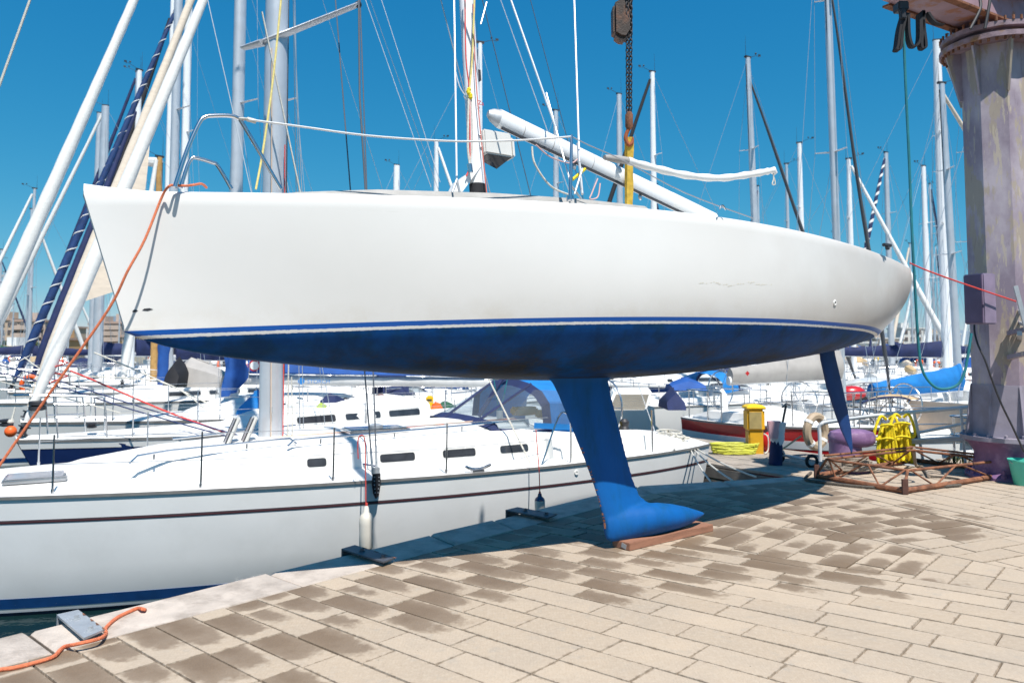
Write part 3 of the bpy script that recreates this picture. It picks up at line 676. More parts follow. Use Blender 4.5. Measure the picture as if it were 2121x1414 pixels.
    b = MB(); b.tube(smooth([kb(1238, 370, .1), kb(1226, 400, .1), kb(1222, 412, .1), kb(1238, 408, .1), kb(1243, 380, .1)], 6), .006, 8); b.build('mainsheet', M('rope_pinkish', (.6, .38, .36), .8), keel)
    b = MB(); b.tube([kb(1186, 372, .7), kb(1212, 350, .7)], .012, 6); b.build('yellow_tie', ROPEY, keel)
    # near-stern fittings: cleat, drain, small eyes
    b = MB(); c = kb(1838, 512, .93); b.box(c + V((0, 0, .02)), (.13, .03, .03)); b.box(c, (.04, .03, .05)); b.build('stern_cleat', DARKM, keel, bevel=.006)
    c = kb(1496, 434, 1.08); b = MB(); b.tube(smooth([c + V((.03, 0, 0)), c + V((.01, 0, .03)), c + V((-.02, 0, .03)), c + V((-.04, 0, 0))], 4), .006, 6); b.build('eyebolt', STEEL, keel)
    # reach the hull surface for the drain
    o = KM.inverted() @ (V((0, 0, EYE)) - KO); d = (KM.inverted() @ ray(1729, 627)).normalized()
    hull = [c for c in keel.children if c.name.startswith('hull')][0]
    bpy.context.view_layer.update(); ok, loc, nor, _ = hull.ray_cast(o, d)
    if ok:
        b = MB(); A = nor.to_track_quat('Z', 'Y').to_matrix(); b.lathe([(.012, .002), (.014, .008), (.024, .008), (.026, 0)], loc, 16, axis=A); b.build('drain_fitting', WHT, keel)
        b = MB(); b.lathe([(.012, .003), (.001, .0035)], loc, 12, axis=A); b.build('drain_hole', DARKM, keel)
    sc_ = MB()
    for i in range(34):
        px = 1452 + i * 4.4 + random.uniform(-2, 2); py = 588 - 3 * sin(i * .35) + random.uniform(-2, 2)
        d = (KM.inverted() @ ray(px, py)).normalized(); ok, loc, nor, _ = hull.ray_cast(o, d)
        if ok and random.random() < .8:
            L = random.uniform(.006, .016); A = nor.to_track_quat('Z', 'Y').to_matrix(); sc_.add([loc + nor * .0015 + A @ V(p) for p in ((-L, -.002, 0), (0, -.004, 0), (L, 0, 0), (.2 * L, .004, 0))], [(0, 1, 2, 3)])
    sc_.build('scuff_mark', M('scuff_ochre', (.66, .61, .49), .7), keel)['kind'] = 'stuff'
    for (px, py, L) in ((280, 644, .016), (306, 641, .03)):
        d = (KM.inverted() @ ray(px, py)).normalized(); ok, loc, nor, _ = hull.ray_cast(o, d)
        if ok:
            b = MB(); A = nor.to_track_quat('Z', 'Y').to_matrix(); t = A @ V((1, 0, 0)); b.add([loc + nor * .002 + A @ V(p) for p in ((-L, -.004, 0), (0, -.008, 0), (L, .001, 0), (.3 * L, .008, 0), (-.6 * L, .006, 0))], [(0, 1, 2, 3, 4)]); b.build('hull_chip', DARKM, keel)
k_deckgear()
# red letters on the mast
def text(s, size, loc, rot, mat, parent, name='lettering', ext=.001):
    c = bpy.data.curves.new(name, 'FONT'); c.body = s; c.size = size; c.extrude = ext; c.align_x = 'CENTER'; c.align_y = 'CENTER'; c.materials.append(mat)
    t = bpy.data.objects.new(name, c); COL.objects.link(t); bpy.context.view_layer.update()
    me = bpy.data.meshes.new_from_object(t.evaluated_get(bpy.context.evaluated_depsgraph_get())); bpy.data.objects.remove(t)
    o = bpy.data.objects.new(name, me); COL.objects.link(o); o.location = loc; o.rotation_euler = rot
    if parent is not None: o.parent = parent
    return o
p = kb(996, 214, .072); text('Za', .05, p, (rad(90), 0, rad(180)), REDP, keel)
# rolled white cover lying across the boom end
t0 = [kb(1252, 326, .55), kb(1300, 333, .55), kb(1350, 347, .56), kb(1420, 363, .58), kb(1490, 369, .6), kb(1550, 362, .62), kb(1590, 355, .63)]
tl = empty('rolled_cover', KM @ t0[0] + KO, 'rolled white padded tube tied at its end, above the keelboat cockpit', 'cover')
def W2(p, o): return KM @ p + KO - o.location
b = MB(); pts = smooth([W2(p, tl) for p in t0[1:]], 6); b.tube(pts, [.030 + .004 * sin(i * 1.7) for i in range(len(pts))], 14); b.build('padded_sleeve', SAILW, tl)
b = MB(); b.tube(smooth([W2(p, tl) for p in t0[:2]], 4), [.02, .026, .03, .03, .028], 10); b.build('tube_core', GREYC, tl)
e = W2(t0[-1], tl); b = MB(); b.tube([e, e + V((.03, .02, .012)), e + V((.06, .04, .02)), e + V((.09, .05, -.01))], [.03, .022, .036, .02], 10); b.build('tied_end', SAILW, tl)
b = MB(); b.tube(smooth([e + V((.06, .03, 0)), e + V((.065, .035, -.06)), e + V((.05, .03, -.11)), e + V((.08, .04, -.11)), e + V((.07, .035, -.05))], 4), .006, 6); b.build('hanging_cord', ROPEW, tl)
# ================================================================ MOORED BOATS
HBD = [(0, .012), (.06, .20), (.13, .40), (.22, .63), (.34, .84), (.46, .96), (.56, 1.0), (.68, .98), (.8, .92), (.9, .83), (1, .70)]
def free(o, boat, label, cat, group=None):      # things lying on a boat stand on their own
    o.parent = None; o.location = boat.o.location; o.rotation_euler = boat.o.rotation_euler; return tag(o, label, cat, group)
class Boat:
    """local frame: x from the bow (0) aft, y to the near/right side when looking aft, z up from the water"""
    def __init__(s, name, bow, ang, L, B, fb, label, cat='sailing boat', group=None, hullmat=None, lvl=1, hbd=None, sheer=.14, base=WATER):
        s.L, s.B, s.fb, s.lvl, s.sh = L, B, fb, lvl, sheer; s.hbd = hbd or HBD
        a = rad(ang); s.o = empty(name, (bow[0], bow[1], base), label, cat, rz=a, group=group)
        s.a = a; s.bow = V((bow[0], bow[1], base)); s.hm = hullmat or WHT
    def loc(s, p):                          # world -> local
        d = V(p) - s.bow; return V((d.x * cos(s.a) + d.y * sin(s.a), -d.x * sin(s.a) + d.y * cos(s.a), d.z))
    def at(s, px, py, yo=0.):               # photo point on the boat's own plane y = yo
        o = s.loc((0, 0, EYE)); r = ray(px, py); d = V((r.x * cos(s.a) + r.y * sin(s.a), -r.x * sin(s.a) + r.y * cos(s.a), r.z))
        return o + d * ((yo - o.y) / d.y)
    def hb(s, x): return s.B / 2 * sinterp(x / s.L, s.hbd)
    def zs(s, x): u = x / s.L; return s.fb * (1 + s.sh * (1 - u) ** 2 * .9 + .02 * u * u)
    def hull(s, n=26, stripes=(), rake=.10, antif=None, boot=None):
        rows = []; dr = []
        for i in range(n + 1):
            u = (i / n) ** 1.15; x = u * s.L; h = s.hb(x); z = s.zs(x); r = (rake * s.L * (1 - u) ** 3 * .9 - .025 * s.L * max(0, u - .8) / .2 * 1.0)
            prof = [(.0, -.45), (.55, -.38), (.80, -.12), (.875, .06), (.945, z * .4), (.985, z * .75), (1.0, z)]
            hf = []
            for f, zz in prof:
                t = max(0., min(1, (zz + .45) / (z + .45))); hf.append(V((x + r * (1 - t), h * (f if u > .12 else f * (.35 + .65 * (t if t < 1 else 1)) ** .5), zz)))
            rows.append([V((p.x, -p.y, p.z)) for p in reversed(hf[1:])] + hf)
            e = hf[-1]; dr.append([V((e.x, e.y * (1 - 2 * j / 6), e.z - .004 + .03 * s.B * (1 - (1 - 2 * j / 6) ** 2) * .6)) for j in range(7)])
        s.rows = rows
        b = MB(); b.grid(rows); m = len(rows[0]); b.f.append(tuple(range(len(b.v) - m, len(b.v)))); b.build('hull', s.hm, s.o)
        b = MB(); b.grid(dr); b.build('deck', s.dm if hasattr(s, 'dm') else DECKW, s.o)
        for nm, f0, f1, off, mt in stripes:    # painted bands and rails as strips standing just proud of the topsides; f = fraction of freeboard
            b = MB()
            for sg in (1, -1):
                A = []
                for r in rows:
                    half = r[len(r) // 2:] if sg > 0 else r[len(r) // 2::-1]
                    zz = half[-1].z; q = []
                    for f in (f0, (f0 + f1) / 2, f1):
                        t = zz * f if f >= 0 else f; pt = half[-1]
                        for k in range(len(half) - 1):
                            if half[k].z <= t <= half[k + 1].z: pt = half[k].lerp(half[k + 1], (t - half[k].z) / (half[k + 1].z - half[k].z)); break
                        q.append(pt + V((0, sg * off, 0)))
                    A.append([q[0] - V((0, sg * off * 1.2, 0)), q[0], q[1], q[2], q[2] - V((0, sg * off * 1.2, 0))])
                b.grid(A, flip=sg < 0)
            b.build(nm, mt, s.o)
        return s
    def cabin(s, tab, mat=None, wins=(), winz=.5, winh=.11, wm=None):
        """tab rows: x, half width, height over the deck edge"""
        b = MB(); rows = []; s.ctab = tab
        for x, hw, h in tab:
            z = s.zs(x) - .01; rows.append([V((x, hw + .10, z)), V((x, hw + .02, z + h * .80)), V((x, hw - .06, z + h * .97)), V((x, hw * .45, z + h * 1.1)), V((x, 0, z + h * 1.14)), V((x, -hw * .45, z + h * 1.1)), V((x, -hw + .06, z + h * .97)), V((x, -hw - .02, z + h * .80)), V((x, -hw - .10, z))])
        b.grid(rows); m = 9; b.f.append(tuple(range(len(b.v) - m, len(b.v)))); b.f.append(tuple(reversed(range(m))))
        c = b.build('cabin', mat or DECKW, s.o)
        for i, wspec in enumerate(wins):
            x0, x1 = wspec[:2]; mt = wspec[2] if len(wspec) > 2 else (wm or GLASSD)
            for sg in (-1, 1) if s.lvl > 1 else (-1, ):
                b = MB(); fr = MB()
                def pt(x, f, out):
                    hw = interp(x, [(t[0], t[1]) for t in tab]); h = interp(x, [(t[0], t[2]) for t in tab]); z = s.zs(x) - .01
                    return V((x, sg * (hw + .10 - .08 * f / .8 * 1.0 + out), z + h * f))
                hh = interp((x0 + x1) / 2, [(t[0], t[2]) for t in tab]); f0 = winz - winh / hh / 2; f1 = winz + winh / hh / 2
                rr = min(.035, winh * .3)
                for bb, g, out in ((fr, .022, .003), (b, 0, .007)):
                    pts = []
                    for cx_, cf, a0 in ((x1, f1, 0), (x0, f1, 90), (x0, f0, 180), (x1, f0, 270)):
                        for k in range(4):
                            an = rad(a0 + 30 * k); sx = -rr if cx_ == x1 else rr; sf = (-rr if cf == f1 else rr)
                            pts.append(pt(cx_ + sx + cos(an) * (rr + g), cf + (sf + sin(an) * (rr + g)) / hh, out))
                    bb.add(pts, [tuple(range(len(pts)))])
                w_ = fr.build('window', GREYPL, c); b.build('pane', mt, w_)
        return c
    def mast(s, p0, top, r=.085, mat=None, spreaders=(.45, .72), spl=.16, parts=True, r2=None, lean=None, head=True):
        """p0 local foot ; top local z of the masthead"""
        b = MB(); p1 = V((p0[0] + (lean or 0.), p0[1], top)); p0 = V(p0); s.mfoot, s.mtop = p0, p1
        b.tube([p0, p0.lerp(p1, .6), p1], [r, r, (r2 or r * .75)], 16, squash=(.78, 1.0) if True else None)
        mo = b.build('mast', mat or ALU, s.o); s.mo = mo
        if parts and s.lvl: b = MB(); b.bar(p0 + V((r + .004, 0, .9)), p1.lerp(p0, .02) + V((r * .8, 0, 0)), .03, .02, up=V((0, 1, 0))); b.build('sail_track', DARKM, mo)
        s.sprd = []
        for f in spreaders:
            q = p0.lerp(p1, f); l = s.B * spl * (1.5 - f)
            for sg in (-1, 1):
                e = q + V((l * .32, sg * l, .06 * l)); b = MB(); b.tube([q, e], [.032, .018], 6, squash=(1.5, .6)); b.build('spreader', mat or ALU, s.o); s.sprd.append((f, sg, e))
        if head:
            b = MB(); b.box(p1 + V((0, 0, .03)), (.26, .09, .06)); b.tube([p1 + V((.1, 0, 0)), p1 + V((.1, 0, .75))], [.008, .003], 5); b.tube([p1 + V((-.1, 0, .05)), p1 + V((-.42, 0, .16)), p1 + V((-.55, 0, .13))], .008, 5); b.box(p1 + V((-.56, 0, .19)), (.10, .012, .07)); b.sphere(p1 + V((-.38, 0, .22)), .035, 8, 6)
            b.build('masthead_gear', DARKM, mo)
        return mo
    def rig(s, mat=None, r=.006, fore=True, back=True, chain=.93, xo=.35, hf=1.0, both=True):
        mt = mat or WIRE; t = s.mtop; f0 = s.mfoot
        mk = lambda nm, a, c, rr=r, m2=mt: (lambda b: (b.tube([a, c], rr, 5), b.build(nm, m2, s.o)))(MB())
        x = f0.x + xo
        for sg in (-1, 1):
            ch = V((x, sg * s.hb(x) * chain, s.zs(x))); prev = ch
            sp = sorted([q for q in s.sprd if q[1] == sg]); lst = t.lerp(f0, 1 - hf)
            for f, _, e in sp: mk('shroud', prev, e); prev = e
            mk('shroud', prev, lst)
            if sp: mk('shroud', ch + V((.18, 0, 0)), f0.lerp(t, sp[0][0]))
        if back: mk('backstay', V((s.L * .985, 0, s.zs(s.L))), t)
        if fore: mk('forestay', V((.12, 0, s.zs(0))), t.lerp(f0, 1 - hf))
    def furl(s, base, top, r, mat, spiral=None, foot=.04):
        """furled headsail round the forestay, plump in the middle, with a drum at the foot"""
        base, top = V(base), V(top); d = top - base; n = 40; b = MB(); R = random.Random(int(base.x * 100))
        pts = []; rs = []
        for i in range(n + 1):
            t = i / n; pts.append(base + d * t + V((0, .02 * sin(t * 9), 0)))
            rs.append(r * (.42 + .58 * min(1, t / .10)) * (1 - .55 * max(0, (t - .25) / .75)) * R.uniform(.95, 1.05))
        b.tube(pts, rs, 12); o = b.build('furled_sail', mat, s.o)
        if spiral:                            # the leech strip winding round the roll
            sb = MB(); turns, smat, wd = spiral; k = int(turns * 14); dn = d.normalized(); u = dn.cross(V((0, 1, 0))).normalized(); q = dn.cross(u); A = []
            for i in range(k + 1):
                t = i / k; an = 2 * pi * turns * t; rr = r * 1.03 * (.42 + .58 * min(1, t / .10)) * (1 - .55 * max(0, (t - .25) / .75)) + .004
                c = base + d * t; rad_ = u * cos(an) + q * sin(an); A.append([c + rad_ * rr - dn * wd / 2, c + rad_ * (rr + .006), c + rad_ * rr + dn * wd / 2])
            sb.grid(A); sb.build('leech_strip', smat, o)
        b = MB(); b.tube([base - d.normalized() * .32, base - d.normalized() * .02], .022, 8); b.lathe([(.03, 0), (.085, .0), (.085, .02), (.05, .03), (.05, .10), (.085, .11), (.085, .13), (.03, .13)], base - d.normalized() * .2, 14, axis=d.to_track_quat('Z', 'Y').to_matrix()); b.build('furling_drum', DARKM, s.o)
    def boom(s, a, c, r=.07, mat=None, cover=None, cr=.17, low=1.7):
        a, c = V(a), V(c); b = MB(); b.tube([a, c], r, 14, squash=(.75, 1.05)); bo = b.build('boom', mat or ALU, s.o); d = (c - a)
        if cover:
            b = MB(); rows = []; n = 18; R = random.Random(int(a.x * 77) + 5)
            for i in range(n + 1):
                t = i / n; p = a + d * (t * .97 + .015) + V((0, 0, r)); w_ = cr * (.8 - .35 * t) * R.uniform(.92, 1.06); h = cr * (2.3 - 1.5 * t ** .7) * R.uniform(.95, 1.05)
                if i == 0: w_ *= .8
                y = V((-d.y, d.x, 0)).normalized()
                rows.append([p + y * (w_ * .5) - V((0, 0, r * low)), p + y * w_ + V((0, 0, h * .15)), p + y * w_ * .75 + V((0, 0, h * .6)), p + y * w_ * .2 + V((0, 0, h)), p - y * w_ * .2 + V((0, 0, h)), p - y * w_ * .75 + V((0, 0, h * .6)), p - y * w_ + V((0, 0, h * .15)), p - y * (w_ * .5) - V((0, 0, r * low))])
            b.grid(rows, closed=True); b.f.append(tuple(range(8))); b.f.append(tuple(reversed(range(len(b.v) - 8, len(b.v))))); b.build('sail_cover', cover, s.o)
        return bo
    def rails(s, xs, h=.62, inset=.08, sides=(-1, 1), wire=True, r=.0125):
        for sg in sides:
            tops = []; mids = []
            for x in xs:
                p = V((x, sg * (s.hb(x) - inset), s.zs(x))); q = p + V((0, sg * .02, h)); tops.append(q - V((0, 0, .02))); mids.append(p.lerp(q, .5))
                b = MB(); b.tube([p, q], [r, r * .8], 6); b.tube([p, p + V((0, 0, .05))], r * 1.5, 6); b.build('stanchion', STEEL, s.o)
            if wire:
                for l in (tops, mids): b = MB(); b.tube(l, .0045, 5); b.build('lifeline', WIRE, s.o)
    def pulpit(s, l=1.1, h=.62, mat=None):
        b = MB(); z = s.zs(0); pts = []
        for sg in (-1, 1):
            A = V((l, sg * (s.hb(l) - .06), s.zs(l))); T = A + V((-.05, 0, h)); pts.append((A, T))
            b.tube(smooth([A, T - V((0, 0, .1)), T + V((-.12, -sg * .03, .01)), V((.12, sg * .16, z + h + .03))], 4), .0125, 8); m = V((l * .45, sg * (s.hb(l * .45) - .03), s.zs(l * .45))); b.tube([m, V((l * .40, sg * (s.hb(l * .6) * .72), z + h))], .0125, 6)
            b.tube([A.lerp(T, .5), V((l * .42, sg * s.hb(l * .5) * .85, z + h * .5))], .01, 6)
        b.tube(smooth([V((.12, -.16, z + h + .03)), V((-.04, 0, z + h + .03)), V((.12, .16, z + h + .03))], 6), .0125, 8)
        b.build('pulpit', mat or STEEL, s.o)
    def pushpit(s, h=.62, l=1.2):
        b = MB(); x = s.L - .1; z = s.zs(x)
        for k in (.5, 1): b.tube(smooth([V((x - l, -s.hb(x - l) + .06, z + h * k)), V((x - .12, -s.hb(x) + .06, z + h * k)), V((x, -s.hb(x) * .7, z + h * k))], 4) + smooth([V((x, s.hb(x) * .7, z + h * k)), V((x - .12, s.hb(x) - .06, z + h * k)), V((x - l, s.hb(x - l) - .06, z + h * k))], 4), .0125, 6)
        for sg in (-1, 1):
            for q in ((x - l, s.hb(x - l) - .06), (x - .12, s.hb(x) - .06), (x, s.hb(x) * .7)): b.tube([V((q[0], sg * q[1], z)), V((q[0], sg * q[1], z + h))], .0125, 6)
        b.build('pushpit', STEEL, s.o)
    def wheel(s, x, y=0., r=.42, z=.62):
        b = MB(); c = V((x, y, s.zs(x) + z)); n = 28
        b.tube([c + V((0, r * cos(2 * pi * k / n), r * sin(2 * pi * k / n))) for k in range(n + 1)], .015, 6, cap=False)
        for k in range(6): b.tube([c, c + V((0, r * cos(pi * k / 3), r * sin(pi * k / 3)))], .007, 5)
        b.build('steering_wheel', STEEL, s.o)
        b = MB(); b.tube([c - V((.1, 0, z + .2)), c - V((.08, 0, .1)), c - V((.02, 0, 0))], [.11, .08, .05], 10); b.build('pedestal', WHT, s.o)
    def coaming(s, x0, x1, h=.22, hw=None):
        b = MB()
        for sg in (-1, 1):
            rows = []
            for i in range(7):
                x = x0 + (x1 - x0) * i / 6; y = (hw or s.hb(x) * .80); z = s.zs(x) - .02; hh = h * (1 if i < 5 else 1 - .3 * (i - 4))
                rows.append([V((x, sg * (y + .06), z)), V((x, sg * y, z + hh)), V((x, sg * (y - .2), z + hh + .01)), V((x, sg * (y - .3), z))])
            b.grid(rows, flip=sg < 0); 
            for r in (0, 6): b.add(rows[r], [(0, 1, 2, 3)])
        b.build('coaming', DECKW, s.o)
    def hood(s, x0, x1, hw, h, mat, clear=True, n=9):
        """folding spray hood: windscreen sloping up from x0, top back to x1"""
        z = s.zs(x0) + interp(x0, [(t[0], t[2]) for t in s.ctab]) if hasattr(s, 'ctab') else s.zs(x0); xm = x0 + (x1 - x0) * .5
        def arc(x, hw_, hh, z0): return [V((x, -hw_ * cos(pi * k / n), z0 + hh * (max(0, sin(pi * k / n))) ** .55)) for k in range(n + 1)]
        A0 = [p + V((0, 0, 0)) for p in arc(x0, hw * .9, .03, z)]; A1 = arc(xm, hw, h * .93, z - .05); A2 = arc((xm + x1) / 2, hw * 1.02, h, z - .1); A3 = arc(x1, hw * 1.03, h * .98, z - .16)
        b = MB(); b.grid([A1, A2, A3]); ho = b.build('sprayhood', mat, s.o)
        if clear:
            L = lambda t: [p.lerp(q, t) for p, q in zip(A0, A1)]
            b = MB(); b.grid([L(.14), L(.86)]); b.build('windscreen', CLEAR, ho)
            b = MB(); b.grid([A0, L(.14)]); b.grid([L(.86), A1])
            for k in (0, 3, 6, 9):
                if k <= n:
                    for o_ in (-1, 1) if 0 < k < n else (1,):
                        pass
                    p, q = A0[k], A1[k]; b.tube([p, q], .022, 6)
            b.build('windscreen_band', NAVY, ho)
        else:
            b = MB(); b.grid([A0, A1]); b.build('hood_front', mat, ho)
        return ho
    def hatch(s, x, y, l, w_, dz=.0, tilt=0., mat=None):
        z = s.zs(x) + dz; R = Euler((0, -tilt, 0)).to_matrix(); b = MB(); b.box((x, y, z), (l, w_, .05), R); h = b.build('deck_hatch', STEEL, s.o, bevel=.015)
        b = MB(); b.box(V((x, y, z)) + R @ V((0, 0, .028)), (l - .08, w_ - .08, .01), R); b.build('hatch_glass', mat or GLASSD, h)
    def wrap(s, p0, p1, r, mat, name='mast_cover'):
        b = MB(); p0, p1 = V(p0), V(p1); R = random.Random(int(p0.z * 99)); n = 10; b.tube([p0.lerp(p1, i / n) for i in range(n + 1)], [r * R.uniform(.85, 1.1) * (1 if 0 < i < n else .7) for i in range(n + 1)], 12); b.build(name, mat, s.o)

CHROME_STRIPE = M('cove_dark', (.055, .05, .06), .5)
CRED = M('cove_red', (.095, .03, .034), .5)
BOOTB = M('boot_blue', (.003, .042, .15), .4, var=.2, scale=6, dirt=(.45, .48, .5), dscale=14, dlo=.66, dhi=.69, damt=.8)
ANTIF = M('antifouling_navy', (.012, .03, .07), .6, var=.3)
# ---- the white cruising yacht lying alongside the quay
B2H = [(0, .012), (.05, .16), (.12, .37), (.21, .575), (.32, .76), (.41, .87), (.49, .945), (.60, 1.0), (.70, .99), (.767, .955), (.87, .86), (.95, .73), (1, .60)]
y2 = Boat('cruising_yacht', (-8.1, 7.9), 28, 12.15, 3.86, 1.25, 'white cruising yacht with dark cove stripe and blue waterline, moored along the quay', lvl=2, hbd=B2H, sheer=.05,
          hullmat=M('aged_white_gelcoat', (.82, .82, .81), .16, var=.03, scale=1.2, coat=.6, dirt=(.68, .68, .66), dscale=.9, dlo=.5, dhi=.7, damt=.4, bump=.02))
y2.hull(n=40, rake=.08, stripes=[('rub_rail', .975, 1.012, .018, RUB), ('cove_stripe', .775, .805, .0045, CHROME_STRIPE), ('cove_line', .785, .795, .0075, CRED), ('boot_stripe', .065, .15, .004, BOOTB), ('antifouling', -.30, .03, .0035, ANTIF)])
WL = M('pale_window', (.55, .53, .53), .3)
CT = [(2.75, .30, .02), (3.3, .52, .16), (4.2, .76, .27), (5.4, .98, .33), (6.6, 1.12, .36), (7.8, 1.22, .40), (8.7, 1.26, .43), (9.1, 1.26, .40)]
def y2x(px, py): return y2.at(px, py, -1.2).x
y2.cabin(CT, wins=[(y2x(501, 962), y2x(546, 962), WL), (y2x(641, 952), y2x(680, 952)), (y2x(788, 940), y2x(858, 940)), (y2x(914, 931), y2x(979, 931)), (y2x(1029, 923), y2x(1085, 923)), (y2x(1168, 914), y2x(1200, 914))], winz=.42, winh=.10)
mf = y2.at(560, 906); mf = V((mf.x, 0, 1.55))
mtop = 16.5
y2.mast(mf, mtop, r=.155, mat=ALU, spreaders=(), lean=-.05)
for (a, c, sg) in (((548, 88), (742, 10), -1), ((548, 88), (505, 100), 1)):
    p = y2.at(*a); q = y2.at(*c, yo=-.55 if sg < 0 else .5); b = MB(); b.tube([p, q], [.055, .038], 10, squash=(1.6, .7)); b.build('spreader', ALU, y2.o)
    if sg < 0: b = MB(); b.sphere(q, .05, 10, 8); b.build('spreader_cap', DARKM, y2.o)
b = MB(); b.bar(y2.at(562, 855, -.16), y2.at(562, 842, -.16), .05, .03); b.build('mast_cleat', GALV, y2.mo)
for pts, mt, r in (([(563, 100), (562, 600), (561, 905)], M('rope_pale_orange', (.62, .46, .34), .8), .008), ([(590, 300), (588, 700), (586, 905)], ROPER, .008), ([(598, 720), (596, 905)], ROPEW, .010), ([(604, 780), (606, 905)], ROPEW, .008)):
    b = MB(); b.tube([y2.at(x, y, -.18) for x, y in pts], r, 6); b.build('halyard', mt, y2.o)
b = MB()
for i in range(9):
    c = mf + V((.28 * cos(i * .7) + .1, .26 * sin(i * .7), .03)); b.box(c, (.09, .05, .08)); 
b.build('mast_blocks', GALV, y2.o, bevel=.01)
for i, (a, c, mt) in enumerate((((580, 908), (1070, 868), ROPER), ((600, 912), (1075, 871), ROPEW), ((575, 905), (1065, 865), M('rope_pale_orange', (.62, .46, .34), .8)))):
    p, q = y2.at(*a, yo=-.3), y2.at(*c, yo=-.45); b = MB(); n = 8; pts = [p.lerp(q, i / n) for i in range(n + 1)]
    for k in pts: k.z = max(k.z, y2.zs(k.x) + interp(k.x, [(t[0], t[2]) for t in CT]) * 1.05 + .03)
    b.tube(pts, .008, 5); b.build('control_line', mt, y2.o)
# shrouds down to the chainplate, with the dark leather guard
ch = y2.at(777, 980, -1.78)
for a, c in (((757, 790), (771, 968)), ((773, 770), (780, 968))):
    p, q = y2.at(*c, yo=-1.72), y2.at(*a, yo=-1.45); d = q - p; b = MB(); b.tube([p, p + d * 9.5], .009, 6); b.build('shroud', M('dark_stay', (.09, .10, .12), .5), y2.o)
    b = MB(); b.tube([p - d * .08, p + d * .22], .016, 8); b.build('turnbuckle', GALV, y2.o)
for a, c, yo, r, mt in (((790, 0), (884, 292), .9, .006, WIREL), ((757, 0), (862, 300), 1.3, .006, WIREL), ((610, 60), (625, 390), 1.2, .008, WIRE), ((565, 130), (620, 390), -.5, .012, ROPEW), ((62, 0), (-6, 190), -.9, .014, ROPEW), ((430, 0), (505, 330), 1.4, .007, WIREL), ((1004, 20), (1098, 400), 1.6, .008, M('dark_stay', (.09, .10, .12), .5)), ((1104, 20), (1210, 420), 1.8, .007, M('dark_stay', (.09, .10, .12), .5))):
    p, q = y2.at(*a, yo=yo), y2.at(*c, yo=yo); d = (q - p); b = MB(); b.tube([p - d * .4, q + d * .3], r, 5); b.build('running_stay', mt, y2.o)
for yo, r in ((1.45, .007), (1.2, .006)):
    b = MB(); b.tube([V((6.3, yo + .25, y2.zs(6.3))), V((mf.x, .02, 14))], r, 5); b.build('shroud', WIRE, y2.o)
b = MB(); b.box(y2.at(778, 975, -1.80), (.10, .03, .09)); b.build('chainplate', GALV, y2.o, bevel=.008)
g = [(773, 982), (788, 980), (789, 1000), (785, 1026), (779, 1033), (774, 1022), (771, 1002)]
q = [y2.at(x, y, -1.95) for x, y in g]; b = MB(); b.add(q + [p + V((0, .03, 0)) for p in q], [tuple(range(7)), tuple(reversed(range(7, 14)))] + [(i, (i + 1) % 7, (i + 1) % 7 + 7, i + 7) for i in range(7)]); gd = b.build('leather_guard', BLACKC, y2.o)
b = MB()
for i in range(5):
    for x in (775.5, 785): b.sphere(y2.at(x + (1.2 if x < 780 else -1.2) * max(0, i - 2) * .8, 988 + i * 8, -1.955), .008, 6, 4)
b.build('guard_rivets', GALV, gd)
for xs, yy in (([110], 1), ):
    pass
def near_x(px, py): return y2.at(px, py, -1.6).x
ST = [y2.loc(G(px, py, z)).x for px, py, z in ()]
y2.rails([y2.at(109, 1012, -1.15).x, y2.at(418, 999, -1.6).x, y2.at(693, 985, -1.8).x, y2.at(923, 968, -1.83).x], h=.62, sides=(-1,))
y2.rails([y2.at(80, 980, 1.2).x, 4.1, 5.8, 7.4, 9.0], h=.62, sides=(1,))
x0 = y2.at(1118, 958, -1.75).x; b = MB(); yy = -y2.hb(x0) + .1
b.tube(smooth([V((x0, yy, y2.zs(x0))), V((x0 + .26, yy, y2.zs(x0) + .62)), V((x0 + .40, yy, y2.zs(x0) + .66)), V((x0 + .45, yy, y2.zs(x0) + .58)), V((x0 + .45, yy, y2.zs(x0)))], 5), .0125, 8); b.build('gate_rail', STEEL, y2.o)
xs = y2.at(1348, 925, -1.5).x; b = MB(); yy = -y2.hb(xs) + .1; b.tube([V((xs, yy, y2.zs(xs))), V((xs, yy, y2.zs(xs) + .62))], .013, 6); b.build('stanchion', STEEL, y2.o)
for k in (.3, .6):
    b = MB(); b.tube([V((y2.at(923, 968, -1.83).x, -1.78, y2.zs(7) + k)), V((x0 + .2, -1.62, y2.zs(9) + k))], .0045, 5); b.build('lifeline', WIRE, y2.o)
# grab rail, hatches, cleat, hatch with winch, skin fitting
def ontop(x, y): return V((x, y, y2.zs(x) + interp(x, [(t[0], t[2]) for t in CT]) * 1.02))
def rail(pa, pb_, yo):
    b = MB(); x0, x1 = y2.at(*pa, yo=yo).x, y2.at(*pb_, yo=yo).x; n = 10; P = [ontop(x0 + (x1 - x0) * i / n, yo) + V((0, 0, .07)) for i in range(n + 1)]
    P = [ontop(x0 - .08, yo)] + P + [ontop(x1 + .08, yo)]; b.tube(P, .016, 8)
    for i in (2, 5, 8): b.tube([P[i] - V((0, 0, .07)), P[i]], .012, 6)
    b.build('grab_rail', STEEL, y2.o)
rail((610, 925), (1085, 885), -1.0); rail((285, 955), (600, 930), -.85); 
b = MB(); b.tube([V((4.35, .5, y2.zs(4) + .33)), V((6.0, .7, y2.zs(6) + .42))], .016, 8); b.build('grab_rail', STEEL, y2.o)
y2.hatch(y2.at(75, 990, -.45).x, -.45, .62, .5, dz=.08, mat=M('grey_glass', (.30, .31, .34), .2))
